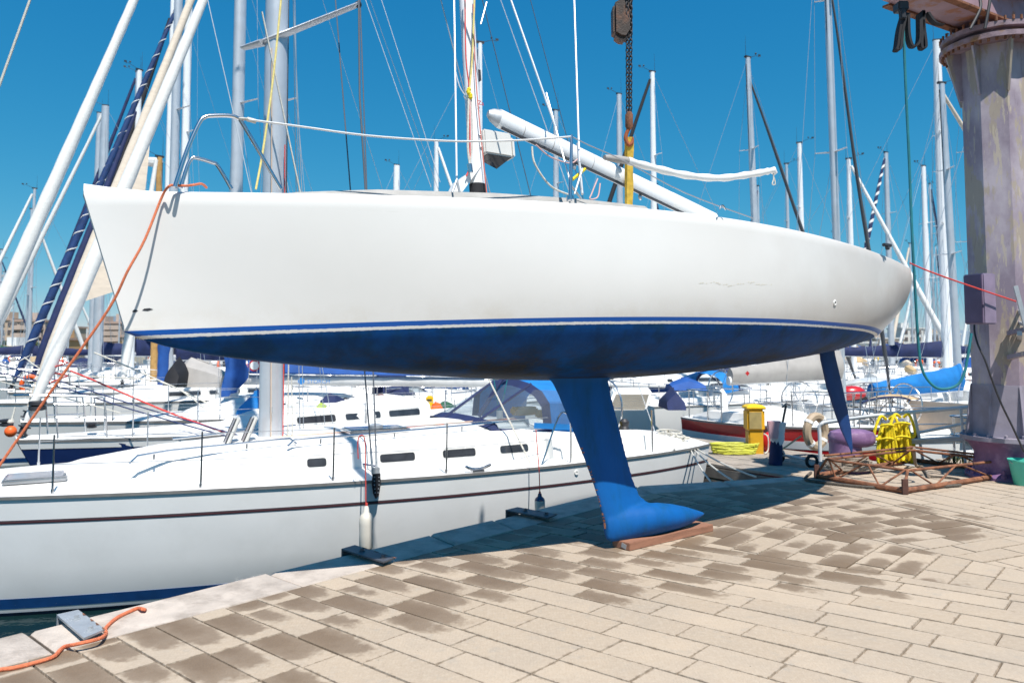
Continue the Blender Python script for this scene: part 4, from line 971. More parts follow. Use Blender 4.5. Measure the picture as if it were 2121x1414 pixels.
for pxx in (477, 513):
    q = y2.at(pxx, 905, -.25); R = Euler((0, rad(-68), 0)).to_matrix(); b = MB(); c = V((q.x, -.25, 1.70)); b.box(c, (.50, .22, .04), R); h = b.build('open_hatch', GREYPL, y2.o, bevel=.015)
    b = MB(); b.box(c + R @ V((0, 0, .024)), (.42, .15, .012), R); b.box(c - R @ V((0, 0, .024)), (.42, .15, .012), R); b.build('hatch_glass', M('hazy_glass', (.40, .36, .36), .25, var=.3), h)
    b = MB(); b.box(c + R @ V((.0, .09, .03)), (.44, .012, .01), R); b.box(c + R @ V((0, -.09, .03)), (.44, .012, .01), R); b.build('hatch_trim', DARKM, h)
q = y2.at(785, 905, -.6); b = MB(); c = ontop(q.x, -.45) + V((0, 0, .05)); b.box(c, (.85, .5, .05)); h = b.build('deck_hatch', STEEL, y2.o, bevel=.015); b = MB(); b.box(c + V((0, 0, .028)), (.76, .42, .012)); b.build('hatch_glass', GLASSD, h); b = MB(); b.lathe([(.10, 0), (.10, .03), (.04, .05)], c + V((0, 0, .034)), 16); b.build('hatch_vent', GALV, h)
q = y2.at(985, 968, -1.83); b = MB(); c = V((q.x, -y2.hb(q.x) + .05, y2.zs(q.x) + .05)); b.tube(smooth([c + V((-.18, -.02, .03)), c + V((-.08, 0, -.01)), c + V((.0, 0, -.02)), c + V((.08, 0, -.01)), c + V((.18, -.02, .03))], 4), [.008] + [.02] * 15 + [.012], 8); b.box(c + V((0, .0, -.04)), (.16, .07, .03)); b.build('mooring_cleat', STEEL, y2.o)
for px, py in ((1183, 975), (1413, 935)):
    q = y2.at(px, py, -1.72); A = V((0, -1, 0)).to_track_quat('Z', 'Y').to_matrix(); yy = -y2.hb(q.x) * .99; b = MB(); b.lathe([(.016, 0), (.016, .02), (.032, .02), (.034, 0)], V((q.x, yy, q.z)), 14, axis=A); b.build('skin_fitting', WHT, y2.o)
y2.coaming(9.0, 11.6, h=.30)
# sprayhood
hx0, hx1 = 8.25, 10.1
ho = y2.hood(hx0, hx1, 1.22, .74, AZUR)
b = MB(); n = 12; b.grid([[V((8.85 + 1.4 * i / n, sg * 1.26, y2.zs(9) + .42 - .12 * i / n)) for i in range(n + 1)] for sg in (-1,)] + [[V((8.85 + 1.4 * i / n, -1.27, y2.zs(9) + .50 - .12 * i / n)) for i in range(n + 1)]]); b.build('hood_skirt', AZUR, ho)
b = MB(); b.grid([[V((8.45, -1.18, y2.zs(9) + .50)), V((8.9, -1.18, y2.zs(9) + .95))], [V((9.95, -1.25, y2.zs(9) + .42)), V((9.95, -1.25, y2.zs(9) + .9))]]); b.build('side_window', CLEAR, ho)
b = MB(); b.tube([V((9.95, -1.26, y2.zs(9) + .40)), V((9.95, -1.26, y2.zs(9) + 1.1))], .03, 8); b.build('hood_seam', NAVY, ho); b = MB(); b.tube([V((8.6, .0, y2.zs(9) + .5)), V((9.1, .0, y2.zs(9) + 1.2))], .035, 8); b.build('hood_seam', NAVY, ho)
for x, y, l, lb in ((9.6, -.5, .5, 'middle yellow cushion under the blue sprayhood'), (9.5, .2, .42, 'short yellow cushion farthest inside the blue sprayhood'), (10.0, -.85, .55, 'longest yellow cushion, nearest the sprayhood side window')):
    b = MB(); b.box((x, y, y2.zs(9) + .53), (l, .22, .13)); free(b.build('yellow_cushion', M('cushion_yellow', (.75, .36, .03), .7), None, bevel=.03), y2, lb, 'cushion', 'yellow cushions under the sprayhood')
b = MB(); b.lathe([(.085, 0), (.06, .05), (.075, .10), (.075, .12), (.04, .16)], V((10.55, -1.05, y2.zs(10) + .30)), 16); b.build('winch', DARKM, y2.o)
b = MB(); R = random.Random(2)
for k in range(5): b.tube([V((10.35 + .13 * cos(t) * (1 - k * .1), -.95 + .1 * sin(t), y2.zs(10) + .34 + .025 * k)) for t in [2 * pi * i / 16 for i in range(17)]], .02, 6)
free(b.build('coiled_line', ROPEY), y2, 'bright yellow coiled line by the winch, right of the fin keel', 'rope')
b = MB()
for k in range(7): b.tube([V((11.7 + .2 * cos(t + k), -.7 + .28 * sin(t), y2.zs(11) + .05 + .02 * k)) for t in [2 * pi * i / 14 for i in range(15)]], .013, 5)
free(b.build('coiled_line', ROPEW), y2, 'pale heap of coiled line on the white yacht stern', 'rope')
y2.wheel(10.95, 0., .45, .55)
b = MB(); b.tube([y2.at(1010, 780, -1.), y2.at(1100, 962, -1.7)], .011, 6); b.build('white_sheet', ROPEW, y2.o)
for a, c in (((1022, 780), (1035, 862)), ((1052, 780), (1035, 862))):
    b = MB(); b.tube([y2.at(*a, yo=-.3), y2.at(*c, yo=-.3)], .008, 5); b.build('teal_line', TEAL, y2.o)
b = MB(); b.tube([y2.at(1035, 850, -.3), y2.at(1035, 866, -.3)], .05, 8); b.build('block', GALV, y2.o)
for sg in (-1, 1):
    b = MB(); b.tube([V((-.05, 0, y2.zs(0))), V((mf.x, 0, 15.8))], .008, 5) if sg < 0 else b.tube([V((12.0, 0, y2.zs(12))), V((mf.x, 0, 16.4))], .007, 5); b.build('forestay' if sg < 0 else 'backstay', WIREL, y2.o)
# stern mooring lines to the pier and quay
for i, (c, z) in enumerate((((1568, 990), 0.), ((1520, 998), 0.), ((1474, 1000), 0.))):
    e = empty('mooring_line', y2.o.location, ['thin white mooring line from the yacht stern to the far kerb corner', 'middle white mooring line slanting from the yacht stern to the quay', 'short steep mooring line from the yacht stern down to the kerb'][i], 'rope', group='stern lines of the quayside yacht')
    a = y2.o.matrix_basis @ V((11.85, -1.12 + .03 * i, 1.22)); a = Matrix.Translation(y2.o.location) @ Matrix.Rotation(y2.a, 4, 'Z') @ V((11.85, -1.1 + .05 * i, 1.24))
    q = G(*c, z) + V((.0, .05, .01)); bpy.data.objects.remove(e); b = MB(); o_ = V(y2.o.location); b.tube([p for p in sag(a, q, .04, 8)], .012, 6); ob = b.build('mooring_line', ROPEW)
    tag(ob, ['thin white mooring line from the yacht stern to the far kerb corner', 'middle white mooring line slanting from the yacht stern to the quay', 'short steep mooring line from the yacht stern down to the kerb'][i], 'rope', 'stern lines of the quayside yacht')
# fenders
def fender(px, y0, y1, yt, Y, label, capm, hook):
    top = D(px, y0, Y); bot = D(px, y1, Y); h = top.z - bot.z; o = empty('fender', (top.x, top.y, bot.z), label, 'fender', group='fenders of the quayside yacht')
    R_ = h * .155 if yt else h * .2
    b = MB(); b.lathe([(.03, h * .0), (R_ * .8, h * .03), (R_, h * .09), (R_ * .98, h * .4), (R_ * 1.02, h * .6), (R_, h * .72), (R_ * .8, h * .80), (R_ * .42, h * .86), (R_ * .34, h * .97), (R_ * .2, h)], (0, 0, 0), 20); b.build('fender_body', FENDW, o)
    if capm: b = MB(); b.lathe([(R_ * 1.03, h * .73), (R_ * .84, h * .815), (R_ * .45, h * .88), (R_ * .36, h * .985), (R_ * .1, h * 1.01)], (0, 0, 0), 20); b.build('fender_cap', capm, o)
    b = MB(); hk = [V(D(*p, Y - .0)) - V(o.location) for p in hook]; b.tube(smooth(hk, 4), .007, 6); b.tube([V((0, 0, h * .97)), V((0, 0, h * 1.06))], .016, 6); b.build('lanyard', ROPER, o)
fender(759, 1047, 1141, 1, 8.98, 'long white sausage fender on a red line, left of the two', None, [(742, 950), (741, 920), (744, 904), (752, 902), (756, 915), (757, 960), (758, 1047)])
fender(1118, 1021, 1075, 0, 9.93, 'white fender with a navy cap by the raised kerb bracket', NAVYP, [(1110, 890), (1114, 940), (1117, 980), (1118, 1021)])
# ---- neighbours on the left, bows towards us
def std_boat(name, bow, ang, L, B, fb, label, hull=None, stripes=(), lvl=1, cab=(.30, .66, .42), win=GLASSD, nwin=3, stan=5, wheel=False, hood=None, cat='sailing boat', group=None, pulp=True):
    s = Boat(name, bow, ang, L, B, fb, label, lvl=lvl, hullmat=hull, cat=cat, group=group)
    st = [('rub_rail', .965, 1.01, .012, RUB)] + list(stripes) + [('boot_stripe', .04, .11, .004, BOOTB)]
    s.hull(n=22, stripes=st)
    c0, c1, h = cab; x0, x1 = c0 * L, c1 * L
    tab = [(x0, s.hb(x0) * .3, .03), (x0 + .1 * L, s.hb(x0 + .1 * L) * .5, h * .7), ((x0 + x1) / 2 + .05 * L, s.hb((x0 + x1) / 2) * .62, h * .9), (x1, s.hb(x1) * .66, h)]
    ws = []
    for i in range(nwin):
        a = x0 + (x1 - x0) * (.28 + .70 * i / nwin); ws.append((a, a + (x1 - x0) * .55 / nwin))
    s.cabin(tab, wins=ws, winz=.5, winh=.12, wm=win)
    s.coaming(x1, L * .93)
    if pulp: s.pulpit(); s.pushpit()
    if stan: s.rails([L * (.13 + .68 * i / (stan - 1)) for i in range(stan)])
    if wheel: s.wheel(L * .86)
    if hood: s.hood(x1 - .4, x1 + .9, s.hb(x1) * .58, .62, hood, n=9)
    return s
def mast_at(s, px, Y, topz, r, mat=None, **k):
    """stand the mast where the photo column px lies at depth Y"""
    p = s.at(px, 780); foot = (p.x, 0, s.zs(p.x) + .25); s.mast(foot, topz - WATER, r=r, mat=mat, **k); return p.x
def furl_to(s, px0, py0, hf, r, mat, spiral=None):
    b0 = V((.14, 0, s.zs(0) + .42)); s.furl(b0, s.mtop.lerp(s.mfoot, 1 - hf) - V((.12, 0, .1)), r, mat, spiral)
# navy boat with the white roll
b3 = std_boat('sailing_boat', (-7.28, 11.5), 47, 11.0, 3.3, 1.30, 'navy hulled sailing yacht with a thick white furled headsail, nearest beyond the white yacht', hull=NAVYP, cab=(.28, .64, .40), stripes=(('gunwale_band', .90, .965, .006, WHT),), lvl=1)
mast_at(b3, 553, 14.6, 13.2, .095, ALU); b3.rig(hf=.86, fore=False)
b3.furl((.14, 0, 1.72), b3.mtop.lerp(b3.mfoot, .14) - V((.1, 0, 0)), .115, SAILW)
b = MB()
for i in range(2): b.tube([V((.35, .0, 2.25 + .22 * i)), V((.62, -.16, 2.38 + .2 * i)), V((.42, .1, 2.45 + .2 * i))], .014, 6)
b.build('red_tie', ROPER, b3.o)
o = empty('mooring_buoy', D(22, 893, 11.1), 'orange round buoy hanging at the navy yacht bow', 'buoy'); b = MB(); b.sphere((0, 0, 0), .08, 16, 10); b.build('buoy_ball', ORAN, o); b = MB(); b.tube([V((0, 0, .12)), V((.02, .05, .34))], .012, 6); b.lathe([(.035, .11), (.045, .13), (.03, .17)], (0, 0, 0), 10); b.build('buoy_rope', ROPEW, o)
b = MB(); A = b3.o
for p, r in (((.25, -.08, 1.95), .12), ((-.12, 0, 1.72), .09), ((.95, -.25, 1.62), .07)): b.lathe([(r * .6, -r * .6), (r, -r * .5), (r, -r * .1), (r * .6, 0), (r, r * .1), (r, r * .5), (r * .6, r * .6)], p, 14)
b.build('anchor_windlass', DARKM, A)
R = random.Random(17)
for px, py, mt, w_, h_, lb in ((690, 838, NAVY, .5, .3, 'navy canvas bundle'), (722, 842, BLACKC, .6, .25, 'black canvas bundle'), (750, 846, ROPER, .3, .2, 'small red cloth bundle, left of the two red ones,'), (812, 852, M('cloth_maroon', (.12, .02, .03), .8), .6, .18, 'maroon cloth bundle'), (832, 862, ROPER, .25, .22, 'small red cloth bundle, right of the two red ones,'), (852, 868, BLUE, .35, .2, 'blue canvas bundle'), (872, 858, GREYC, .3, .3, 'grey canvas bundle'), (905, 872, ORAN, .22, .25, 'orange bundle'), (668, 850, M('lime_crate', (.35, .45, .08), .6), .25, .2, 'lime green bundle'), (640, 858, WHT, .5, .22, 'white sailcloth bundle'), (615, 866, TANC, .3, .2, 'tan canvas bundle'), (925, 880, GREENC, .5, .25, 'dark green canvas bundle')):
    c = b3.at(px, py, R.uniform(-.5, .4)); c.z = max(c.z, b3.zs(c.x) + .1); b = MB(); b.tube([c - V((w_ / 2, 0, 0)), c - V((w_ / 5, .05, -h_ * .2)), c + V((w_ / 5, .04, h_ * .1)), c + V((w_ / 2, 0, 0))], [h_ * .35, h_ * .6, h_ * .5, h_ * .3], 8); free(b.build('cloth_bundle', mt), b3, lb + ' on the navy yacht deck', 'bundle', 'bundles on the navy yacht deck')
# cream roll, mast beside the yacht's
b4 = std_boat('sailing_boat', (-8.85, 14.1), 46.5, 10.5, 3.3, 1.30, 'white sailing boat with a cream furled headsail and a lettered boom under blue canvas', stripes=(('cove_stripe', .78, .83, .005, NAVYP),), cab=(.28, .66, .45))
mast_at(b4, 481, 17.1, 15.0, .135, ALU); b4.rig(hf=.80, fore=False)
b4.furl((.14, 0, 1.72), b4.mtop.lerp(b4.mfoot, .20) - V((.1, 0, 0)), .115, SAILC)
# loose clew of the cream sail
p0 = V((.14, 0, 1.72)); p1 = b4.mtop.lerp(b4.mfoot, .20); t = [p0.lerp(p1, f) for f in (.16, .24, .40, .52)]
c = p0.lerp(p1, .20) + V((1.0, -.1, .02)); b = MB(); n = 6; b.grid([[t[i].lerp(c, k / n) + V((0, .05 * sin(k + i), 0)) for k in range(n + 1)] for i in range(4)]); o = b.build('loose_clew', SAILC, b4.o)
bm_ = D(505, 786, 17.0); bl = b4.loc(bm_); be = b4.loc(D(1010, 792, 18.3))
b4.boom((bl.x, bl.y, bl.z), (be.x, be.y, be.z), .105, M('boom_grey', (.55, .55, .54), .5), BLUE, .24, low=-.3)
f = [D(463, 736, 16.6), D(516, 742, 16.7), D(509, 780, 16.7), D(487, 812, 16.65), D(464, 822, 16.6)]; q = [b4.loc(p) for p in f]; b = MB(); m = 10
L = [q[0].lerp(q[4], i / m) for i in range(m + 1)]; Rr = [q[1].lerp(q[2], min(1, i / 5)) if i <= 5 else q[2].lerp(q[3], (i - 5) / 5) for i in range(m + 1)]
b.grid([[l.lerp(r, k / 6) + V((.06 * sin(k * 1.9 + i * .5), .05 * sin(k * 1.4 + i * .3), 0)) for k in range(7)] for i, (l, r) in enumerate(zip(L, Rr))]); b.build('cover_front', BLUE, b4.o)
tx = M('boom_letter_blue', (.02, .20, .52), .5)
pt = D(660, 790, 17.15); d_ = (D(720, 790, 17.4) - D(600, 788, 17.1)); yaw = math.atan2(d_.y, d_.x)
lp = b4.loc(pt); o = text('STORCH', .125, lp + V((0, 0, 0)), (rad(90), 0, yaw - b4.a), tx, b4.o)
pt = D(624, 789, 17.0); b = MB(); Rm = (Matrix.Rotation(yaw - b4.a, 3, 'Z') @ Matrix.Rotation(rad(90), 3, 'X')); lp = b4.loc(pt); b.lathe([(.035, 0), (.072, .0), (.072, .006), (.035, .006)], lp, 20, axis=Rm); b.build('boom_emblem', tx, b4.o)
pt = D(527, 757, 16.6); lp = b4.loc(pt); b = MB(); b.lathe([(.12, 0), (.12, .01)], lp, 20, axis=Rm); b.build('cover_emblem', REDP, b4.o); b = MB(); b.lathe([(.09, .008), (.09, .015)], lp, 20, axis=Rm); b.build('emblem_centre', WHT, b4.o)
# thick white roll off the frame's left
b5 = std_boat('sailing_boat', (-12.8, 18), 43, 11.5, 3.4, 1.35, 'white sailing boat with a fat white furled headsail crossing the left of the sky', cab=(.28, .66, .45))
mast_at(b5, 349, 21, 17.5, .115, ALU); b5.rig(hf=.8, fore=False); b5.furl((.14, 0, 1.8), b5.mtop.lerp(b5.mfoot, .2) - V((.1, 0, 0)), .17, SAILW)
b5.boom((b5.mfoot.x + .1, 0, 2.5), (b5.mfoot.x + 4.2, .1, 2.4), .08, ALU, NAVY, .2); b5.wrap(b5.mfoot + V((-.16, 0, .1)), b5.mfoot + V((-.12, 0, 1.8)), .16, BLUE)
b6 = std_boat('sailing_boat', (-14.2, 22), 42, 11, 3.3, 1.35, 'sailing boat with a dark blue furled headsail wound with white spiral stripes', cab=(.28, .66, .45))
mast_at(b6, 371, 25, 18.5, .125, ALUW); b6.rig(hf=.72, fore=False); b6.furl((.14, 0, 1.8), b6.mtop.lerp(b6.mfoot, .28) - V((.1, 0, 0)), .115, M('sail_dark_blue', (.006, .035, .13), .75, var=.3), (24, SAILW, .04)); b6.boom((b6.mfoot.x + .1, 0, 2.5), (b6.mfoot.x + 4.2, .1, 2.4), .08, ALU, NAVY, .2)
b7 = std_boat('sailing_boat', (-16.1, 26), 57, 10.5, 3.2, 1.35, 'sailing boat with a plain navy furled headsail and a tall slim white mast', cab=(.28, .66, .45), stan=4)
mast_at(b7, 270, 29, 12.0, .125, ALUW); b7.rig(hf=.86, fore=False); b7.furl((.14, 0, 1.8), b7.mtop.lerp(b7.mfoot, .14) - V((.1, 0, 0)), .15, NAVY); b7.boom((b7.mfoot.x + .1, 0, 2.5), (b7.mfoot.x + 4.2, .1, 2.4), .08, ALU, NAVY, .22)
b8 = std_boat('sailing_boat', (-17.2, 28.6), 52, 11.5, 3.4, 1.35, 'sailing boat with a thin black furled headsail rising behind the cream one', cab=(.28, .66, .45), stan=4)
mast_at(b8, 337, 32, 17.0, .12, ALUW); b8.rig(hf=.9, fore=False); b8.furl((.14, 0, 1.8), b8.mtop.lerp(b8.mfoot, .1) - V((.1, 0, 0)), .17, BLACKC); b8.boom((b8.mfoot.x + .1, 0, 2.5), (b8.mfoot.x + 4.2, .1, 2.4), .08, ALU, GREYC, .24)
# second long white roll
b9 = std_boat('sailing_boat', (-12.2, 17.0 + 7.2), 50, 10, 3.2, 1.3, 'sailing boat with a slim white furled headsail parallel to the fat one at left', cab=(.28, .66, .45), stan=4)
mast_at(b9, 318, 27.2, 7.7, .115, WOODM, spreaders=(.5,)); b9.rig(hf=1, fore=False); b9.furl((.14, 0, 1.8), b9.mtop - V((.1, 0, .1)), .14, SAILW); b9.boom((b9.mfoot.x + .1, 0, 2.6), (b9.mfoot.x + 3.8, 0, 2.6), .08, ALU, NAVY, .26)
q = b9.loc(D(318, 336, 26.6)); b = MB(); b.lathe([(.2, 0), (.30, .04), (.31, .16), (.25, .24), (.1, .27)], q - V((0, 0, .13)), 18); b.build('radar_dome', WHT, b9.o)
# ropes slanting across the left: navy, red and pale mooring lines
def rope(name, pts, r, mat, label, cat='rope', group=None, n=5):
    b = MB(); c = V(pts[0]); b.tube(smooth([V(p) - c for p in pts], n), r, 8); o = b.build(name, mat); o.location = c; return tag(o, label, cat, group)
lines = [([(-60, 742, 12.8), (100, 782, 12.6), (300, 845, 12.3), (480, 897, 12), (560, 918, 11.6), (640, 940, 11.2), (780, 965, 9.6)], .010, ROPEB, 'upper navy line slanting down to the white yacht deck'),
         ([(-60, 760, 12.0), (120, 800, 12.0), (280, 850, 11.8), (480, 905, 11.5), (600, 925, 11)], .010, ROPEB, 'lower navy line slanting down to the white yacht deck'),
         ([(146, 768, 13.6), (200, 790, 13.4), (340, 850, 13), (470, 897, 12)], .016, ROPER, 'red double line slanting down across the left boats'),
         ([(50, 740, 15), (120, 775, 15), (330, 790, 15.2), (430, 850, 15)], .012, ROPEW, 'pale line drooping from the striped roll towards the masts'),
         ([(-40, 780, 12.5), (100, 815, 12.6), (250, 855, 12.8)], .009, ROPEW, 'faint pale line low at the left among the pulpits'),
         ([(195, 730, 17), (290, 770, 17), (420, 830, 17), (480, 870, 17)], .016, ROPEW, 'pale mooring line crossing below the keelboat bow')]
for i, (pts, r, mt, lb) in enumerate(lines): rope('mooring_line', [D(x, y, Y) for x, y, Y in pts], r, mt, lb, 'rope', 'slanting lines on the left')
# the orange line over the keelboat's bow
hit = lambda px, py, off=.008: (lambda o, d: (lambda r: KM @ (r[1] + r[2] * off) + KO if r[0] else None)([c for c in keel.children if c.name.startswith('hull')][0].ray_cast(o, d)))(KM.inverted() @ (V((0, 0, EYE)) - KO), (KM.inverted() @ ray(px, py)).normalized())
W = lambda p: KM @ p + KO
P0 = [W(kb(428, 389, .15)), W(kb(418, 381, .19)), W(kb(402, 383, .24)), W(kb(385, 385, .26)), W(kb(362, 384, .26)), W(kb(350, 386, .285))]
h1 = hit(338, 410, .03); P0 += [h1 or D(338, 410, 4.5), D(300, 496, 4.36), D(264, 562, 4.30), D(225, 640, 4.30), D(120, 790, 4.25), D(0, 962, 4.2), D(-330, 1440, 3.7)]
rope('orange_line', P0, .0072, ROPEO, 'orange rope hanging over the bow edge of the lifted keelboat', 'rope', 'orange ropes')
rope('red_line', [W(kb(1885, 545, .4)), D(1925, 562, 8.2), D(2003, 590, 8.5), D(2104, 624, 8.75)], .0085, ROPER, 'thin red line from the keelboat stern to the crane column', 'rope')
# ---- right of the pier: bows to the right
def mast_far(s, *a, **k): return mast_at(s, *a, **k)
r1 = std_boat('sailing_boat', (9.6, 19.7), 180 + 40, 5.2, 2.3, 1.0, 'boat with a grey sail cover on its boom, stern to the pier by the rudder', cab=(.30, .62, .36), wheel=True, stripes=(('cove_stripe', .78, .84, .005, NAVYP),))
mast_at(r1, 1744, 17.6, 13.5, .105, ALU, lean=.30); r1.rig(hf=.92)
a = r1.loc(D(1742, 778, 17.4)); c = r1.loc(D(1508, 789, 16.0)); r1.boom((a.x, a.y, a.z), (c.x, c.y, c.z), .085, ALUW, GREYC, .22)
r1.furl((.14, 0, 1.6), r1.mtop.lerp(r1.mfoot, .22), .05, M('canvas_charcoal', (.07, .075, .085), .8))
pt = D(1548, 773, 15.75); b = MB(); b.lathe([(.05, 0), (.05, .006)], r1.loc(pt), 4, axis=Matrix.Rotation(rad(18) - r1.a, 3, 'Z') @ Matrix.Rotation(rad(90), 3, 'X')); b.build('cover_emblem', REDP, r1.o)
r2 = std_boat('sailing_boat', (12.5, 28.2), 180 + 30, 10.5, 3.3, 1.1, 'sailing boat whose grey mast carries a dark furled headsail right of the white sleeve', cab=(.30, .64, .4), hood=AZUR)
mast_at(r2, 1577, 24.5, 11.2, .125, ALU, lean=.35); r2.rig(hf=.98); r2.furl((.14, 0, 1.6), r2.mtop.lerp(r2.mfoot, .06), .075, M('canvas_charcoal', (.07, .075, .085), .8)); r2.boom((r2.mfoot.x + .1, 0, 2.3), (r2.mfoot.x + 4, 0, 2.2), .08, ALU, BLUE, .24)
r3 = std_boat('sailing_boat', (18.6, 23.9), 180 + 15, 9.5, 3.1, 1.1, 'sailing boat with an azure boom cover and grey mast just left of the crane column', cab=(.30, .62, .38), hull=GREENC and WHT)
mast_at(r3, 1986, 19.5, 9.2, .115, ALU, lean=.25); r3.rig(hf=.98); 
a = r3.loc(D(1992, 803, 22.0)); c2 = r3.loc(D(1800, 818, 20.6)); r3.boom((a.x, a.y, a.z), (c2.x, c2.y, c2.z), .09, ALUW, AZUR, .26)
r3.furl((.14, 0, 1.6), r3.mtop.lerp(r3.mfoot, .03), .11, SAILC)
# red hulled boat, stern to the pier behind the yellow pedestal
r4 = std_boat('sailing_boat', (6.95, 14.3), 125, 4.6, 1.7, 1.2, 'short red hulled boat with a white deck lying along the pier behind the yellow pedestal', hull=REDP, cab=(.34, .60, .3), nwin=2, stan=4, stripes=(('white_band', .66, .78, .006, WHT), ('lower_band', .1, .55, .004, M('maroon_paint', (.16, .008, .012), .4))), wheel=True)
# dark boat with a bimini
r5 = std_boat('sailing_boat', (13.9, 18.2), 180 + 20, 7.2, 2.5, 1.0, 'sailing boat under a tan and blue bimini with a beige dodger', cab=(.30, .62, .36), wheel=True)
def bimini(s, quad, mat, under, rod, h):
    A = [s.loc(D(*p)) for p in quad]; b = MB(); n = 8
    rows = []
    for i in range(n + 1):
        l, r = A[0].lerp(A[1], i / n), A[3].lerp(A[2], i / n); rows.append([l.lerp(r, k / 6) + V((0, 0, h * (sin(pi * i / n) ** .6) * (1 - .35 * (2 * k / 6 - 1) ** 2))) for k in range(7)])
    b.grid(rows); bi = b.build('bimini', mat, s.o)
    e = MB(); e.tube([r[0] for r in rows], .02, 6); e.build('bimini_edge', under, bi); e = MB(); e.tube([r[-1] for r in rows], .02, 6); e.build('bimini_edge', under, bi)
    b = MB()
    for i in (0, n // 2, n):
        for k in (0, 6):
            p = rows[i][k]; b = MB(); b.tube([p, V((A[0].lerp(A[1], .5).x + (p.x - A[0].lerp(A[1], .5).x) * .3, p.y, s.zs(s.L * .8)))], .014, 6); b.build('bimini_pole', rod, s.o)
bimini(r5, [(1782, 836, 15.2), (1885, 828, 16.2), (1905, 826, 17.6), (1796, 830, 16.7)], TANC, NAVY, STEEL, .14)
r5.mast((3.2, 0, 1.2), 9.6, r=.075, mat=ALU); r5.rig()
q = [r5.loc(D(*p)) for p in ((1878, 828, 16.3), (1905, 838, 16.5), (1925, 868, 16.6), (1888, 905, 16.3), (1884, 860, 16.2))]; b = MB(); b.add(q + [p + V((0, 1.6, .02)) for p in q], [(0, 1, 2, 3, 4), (9, 8, 7, 6, 5)] + [(i, (i + 1) % 5, (i + 1) % 5 + 5, i + 5) for i in range(5)]); b.build('dodger', M('canvas_beige', (.58, .46, .36), .8), r5.o)
r6 = std_boat('sailing_boat', (17.6, 25.4), 180 + 18, 9.5, 3.0, 1.1, 'white boat under a wide white bimini beside the azure boom cover', cab=(.30, .62, .4))
bimini(r6, [(1738, 803, 21), (1868, 800, 22), (1870, 790, 24.5), (1742, 793, 23.5)], WHT, GREYC, STEEL, .2)
r6.mast((3.2, 0, 1.3), 12, r=.09, mat=ALU); r6.rig()
o = empty('outboard_cover', D(1765, 815, 19.5), 'red covered dinghy roll under the white bimini', 'dinghy'); b = MB(); b.sphere((0, 0, 0), .27, 16, 10, (1.3, .8, .75)); b.build('dinghy_tube', REDP, o); b = MB(); b.sphere((.08, 0, -.12), .24, 14, 8, (1.3, .7, .5)); b.build('dinghy_floor', BLACKC, o)
r7 = std_boat('motor_boat', (15.8, 14.7), 180 + 13, 8.5, 2.0, 1.0, 'white motor cruiser with a long dark window strip beyond the gangway rail', cat='motor boat', cab=(.14, .7, .75), nwin=2, stan=4)
r8 = std_boat('sailing_boat', (2.2, 24.8), 180 + 20, 9.0, 3.0, 1.1, 'sailing boat with an open slatted hatch table just behind the fin keel', cab=(.3, .62, .4), wheel=True, hood=NAVY)
r8.mast((3.4, 0, 1.3), 12.2, r=.09, mat=ALUW); r8.rig(); r8.boom((3.6, 0, 2.3), (7.4, 0, 2.2), .08, ALUW, AZUR, .22)
# louvred box and instruments on the neighbouring deck
o = empty('louvre_locker', D(1300, 850, 14.2), 'white deck locker with a slatted sloping front, right of the fin keel', 'locker')
b = MB(); b.add([(-.40, 0, 0), (.34, 0, 0), (.48, .1, .34), (-.22, .1, .34), (-.40, .5, 0), (.34, .5, 0), (.48, .5, .40), (-.22, .5, .40)], [(0, 1, 2, 3), (4, 7, 6, 5), (0, 4, 5, 1), (3, 2, 6, 7), (1, 5, 6, 2), (0, 3, 7, 4)]); b.build('locker_body', WHT, o, bevel=.03)
b = MB()
for i in range(9): t = .1 + .09 * i; b.bar((-.34 + .17 * t, -.012 + .1 * t, .34 * t), (.30 + .12 * t, -.012 + .1 * t, .34 * t), .012, .02)
b.build('slats', M('slat_taupe', (.34, .30, .24), .7), o)
def big_canvas(px0, py0, px1, py1, Y, mat, label, name, cat, peak=.5):
    a, c = D(px0, py1, Y), D(px1, py1, Y); top = D(px0, py0, Y).z; o = empty(name, a, label, cat); w_ = c.x - a.x; h = top - a.z; b = MB(); n = 8; rows = []
    for i in range(n + 1):
        x = w_ * i / n; t = i / n; hh = h * (.45 + .55 * (t / peak if t < peak else (1 - t) / (1 - peak)) ** .8)
        rows.append([V((x, -.5, 0)), V((x, -.38, hh * .7)), V((x, 0, hh)), V((x, .38, hh * .7)), V((x, .5, 0))])
    b.grid(rows); b.f.append(tuple(range(5))); b.f.append(tuple(range(len(b.v) - 5, len(b.v)))); b.build('canvas', mat, o)
    b = MB(); b.tube([rows[3][2] + V((0, 0, .01)), rows[5][2] + V((0, 0, .012))], .02, 6); b.build('seam', mat, o); return o
big_canvas(1373, 800, 1410, 845, 15.2, NAVY, 'navy instrument cover on a pedestal right of the slatted locker', 'pedestal_cover', 'canvas cover')
big_canvas(505, 806, 560, 862, 15.5, AZUR, 'bright blue tent cover left of the grey mast foot', 'boat_cover', 'canvas cover')
big_canvas(795, 826, 865, 862, 20, BLUE, 'blue tent cover in the middle beside orange lifebuoys', 'boat_cover', 'canvas cover')
big_canvas(640, 796, 700, 832, 22, GREYC, 'grey awning tent left of the shrouds under the keelboat', 'boat_cover', 'awning')
big_canvas(370, 738, 470, 800, 19.5, GREYC, 'large grey awning tent behind the left masts', 'boat_cover', 'awning', .2)
big_canvas(356, 738, 384, 796, 18.9, BLACKC, 'black canvas end of the grey awning', 'boat_cover', 'awning')
big_canvas(690, 820, 735, 845, 19, NAVY, 'navy hood among the boats under the keelboat', 'boat_cover', 'canvas cover')
big_canvas(1385, 780, 1455, 806, 21, BLUE, 'blue sun awning right of the fin keel top', 'boat_cover', 'awning')
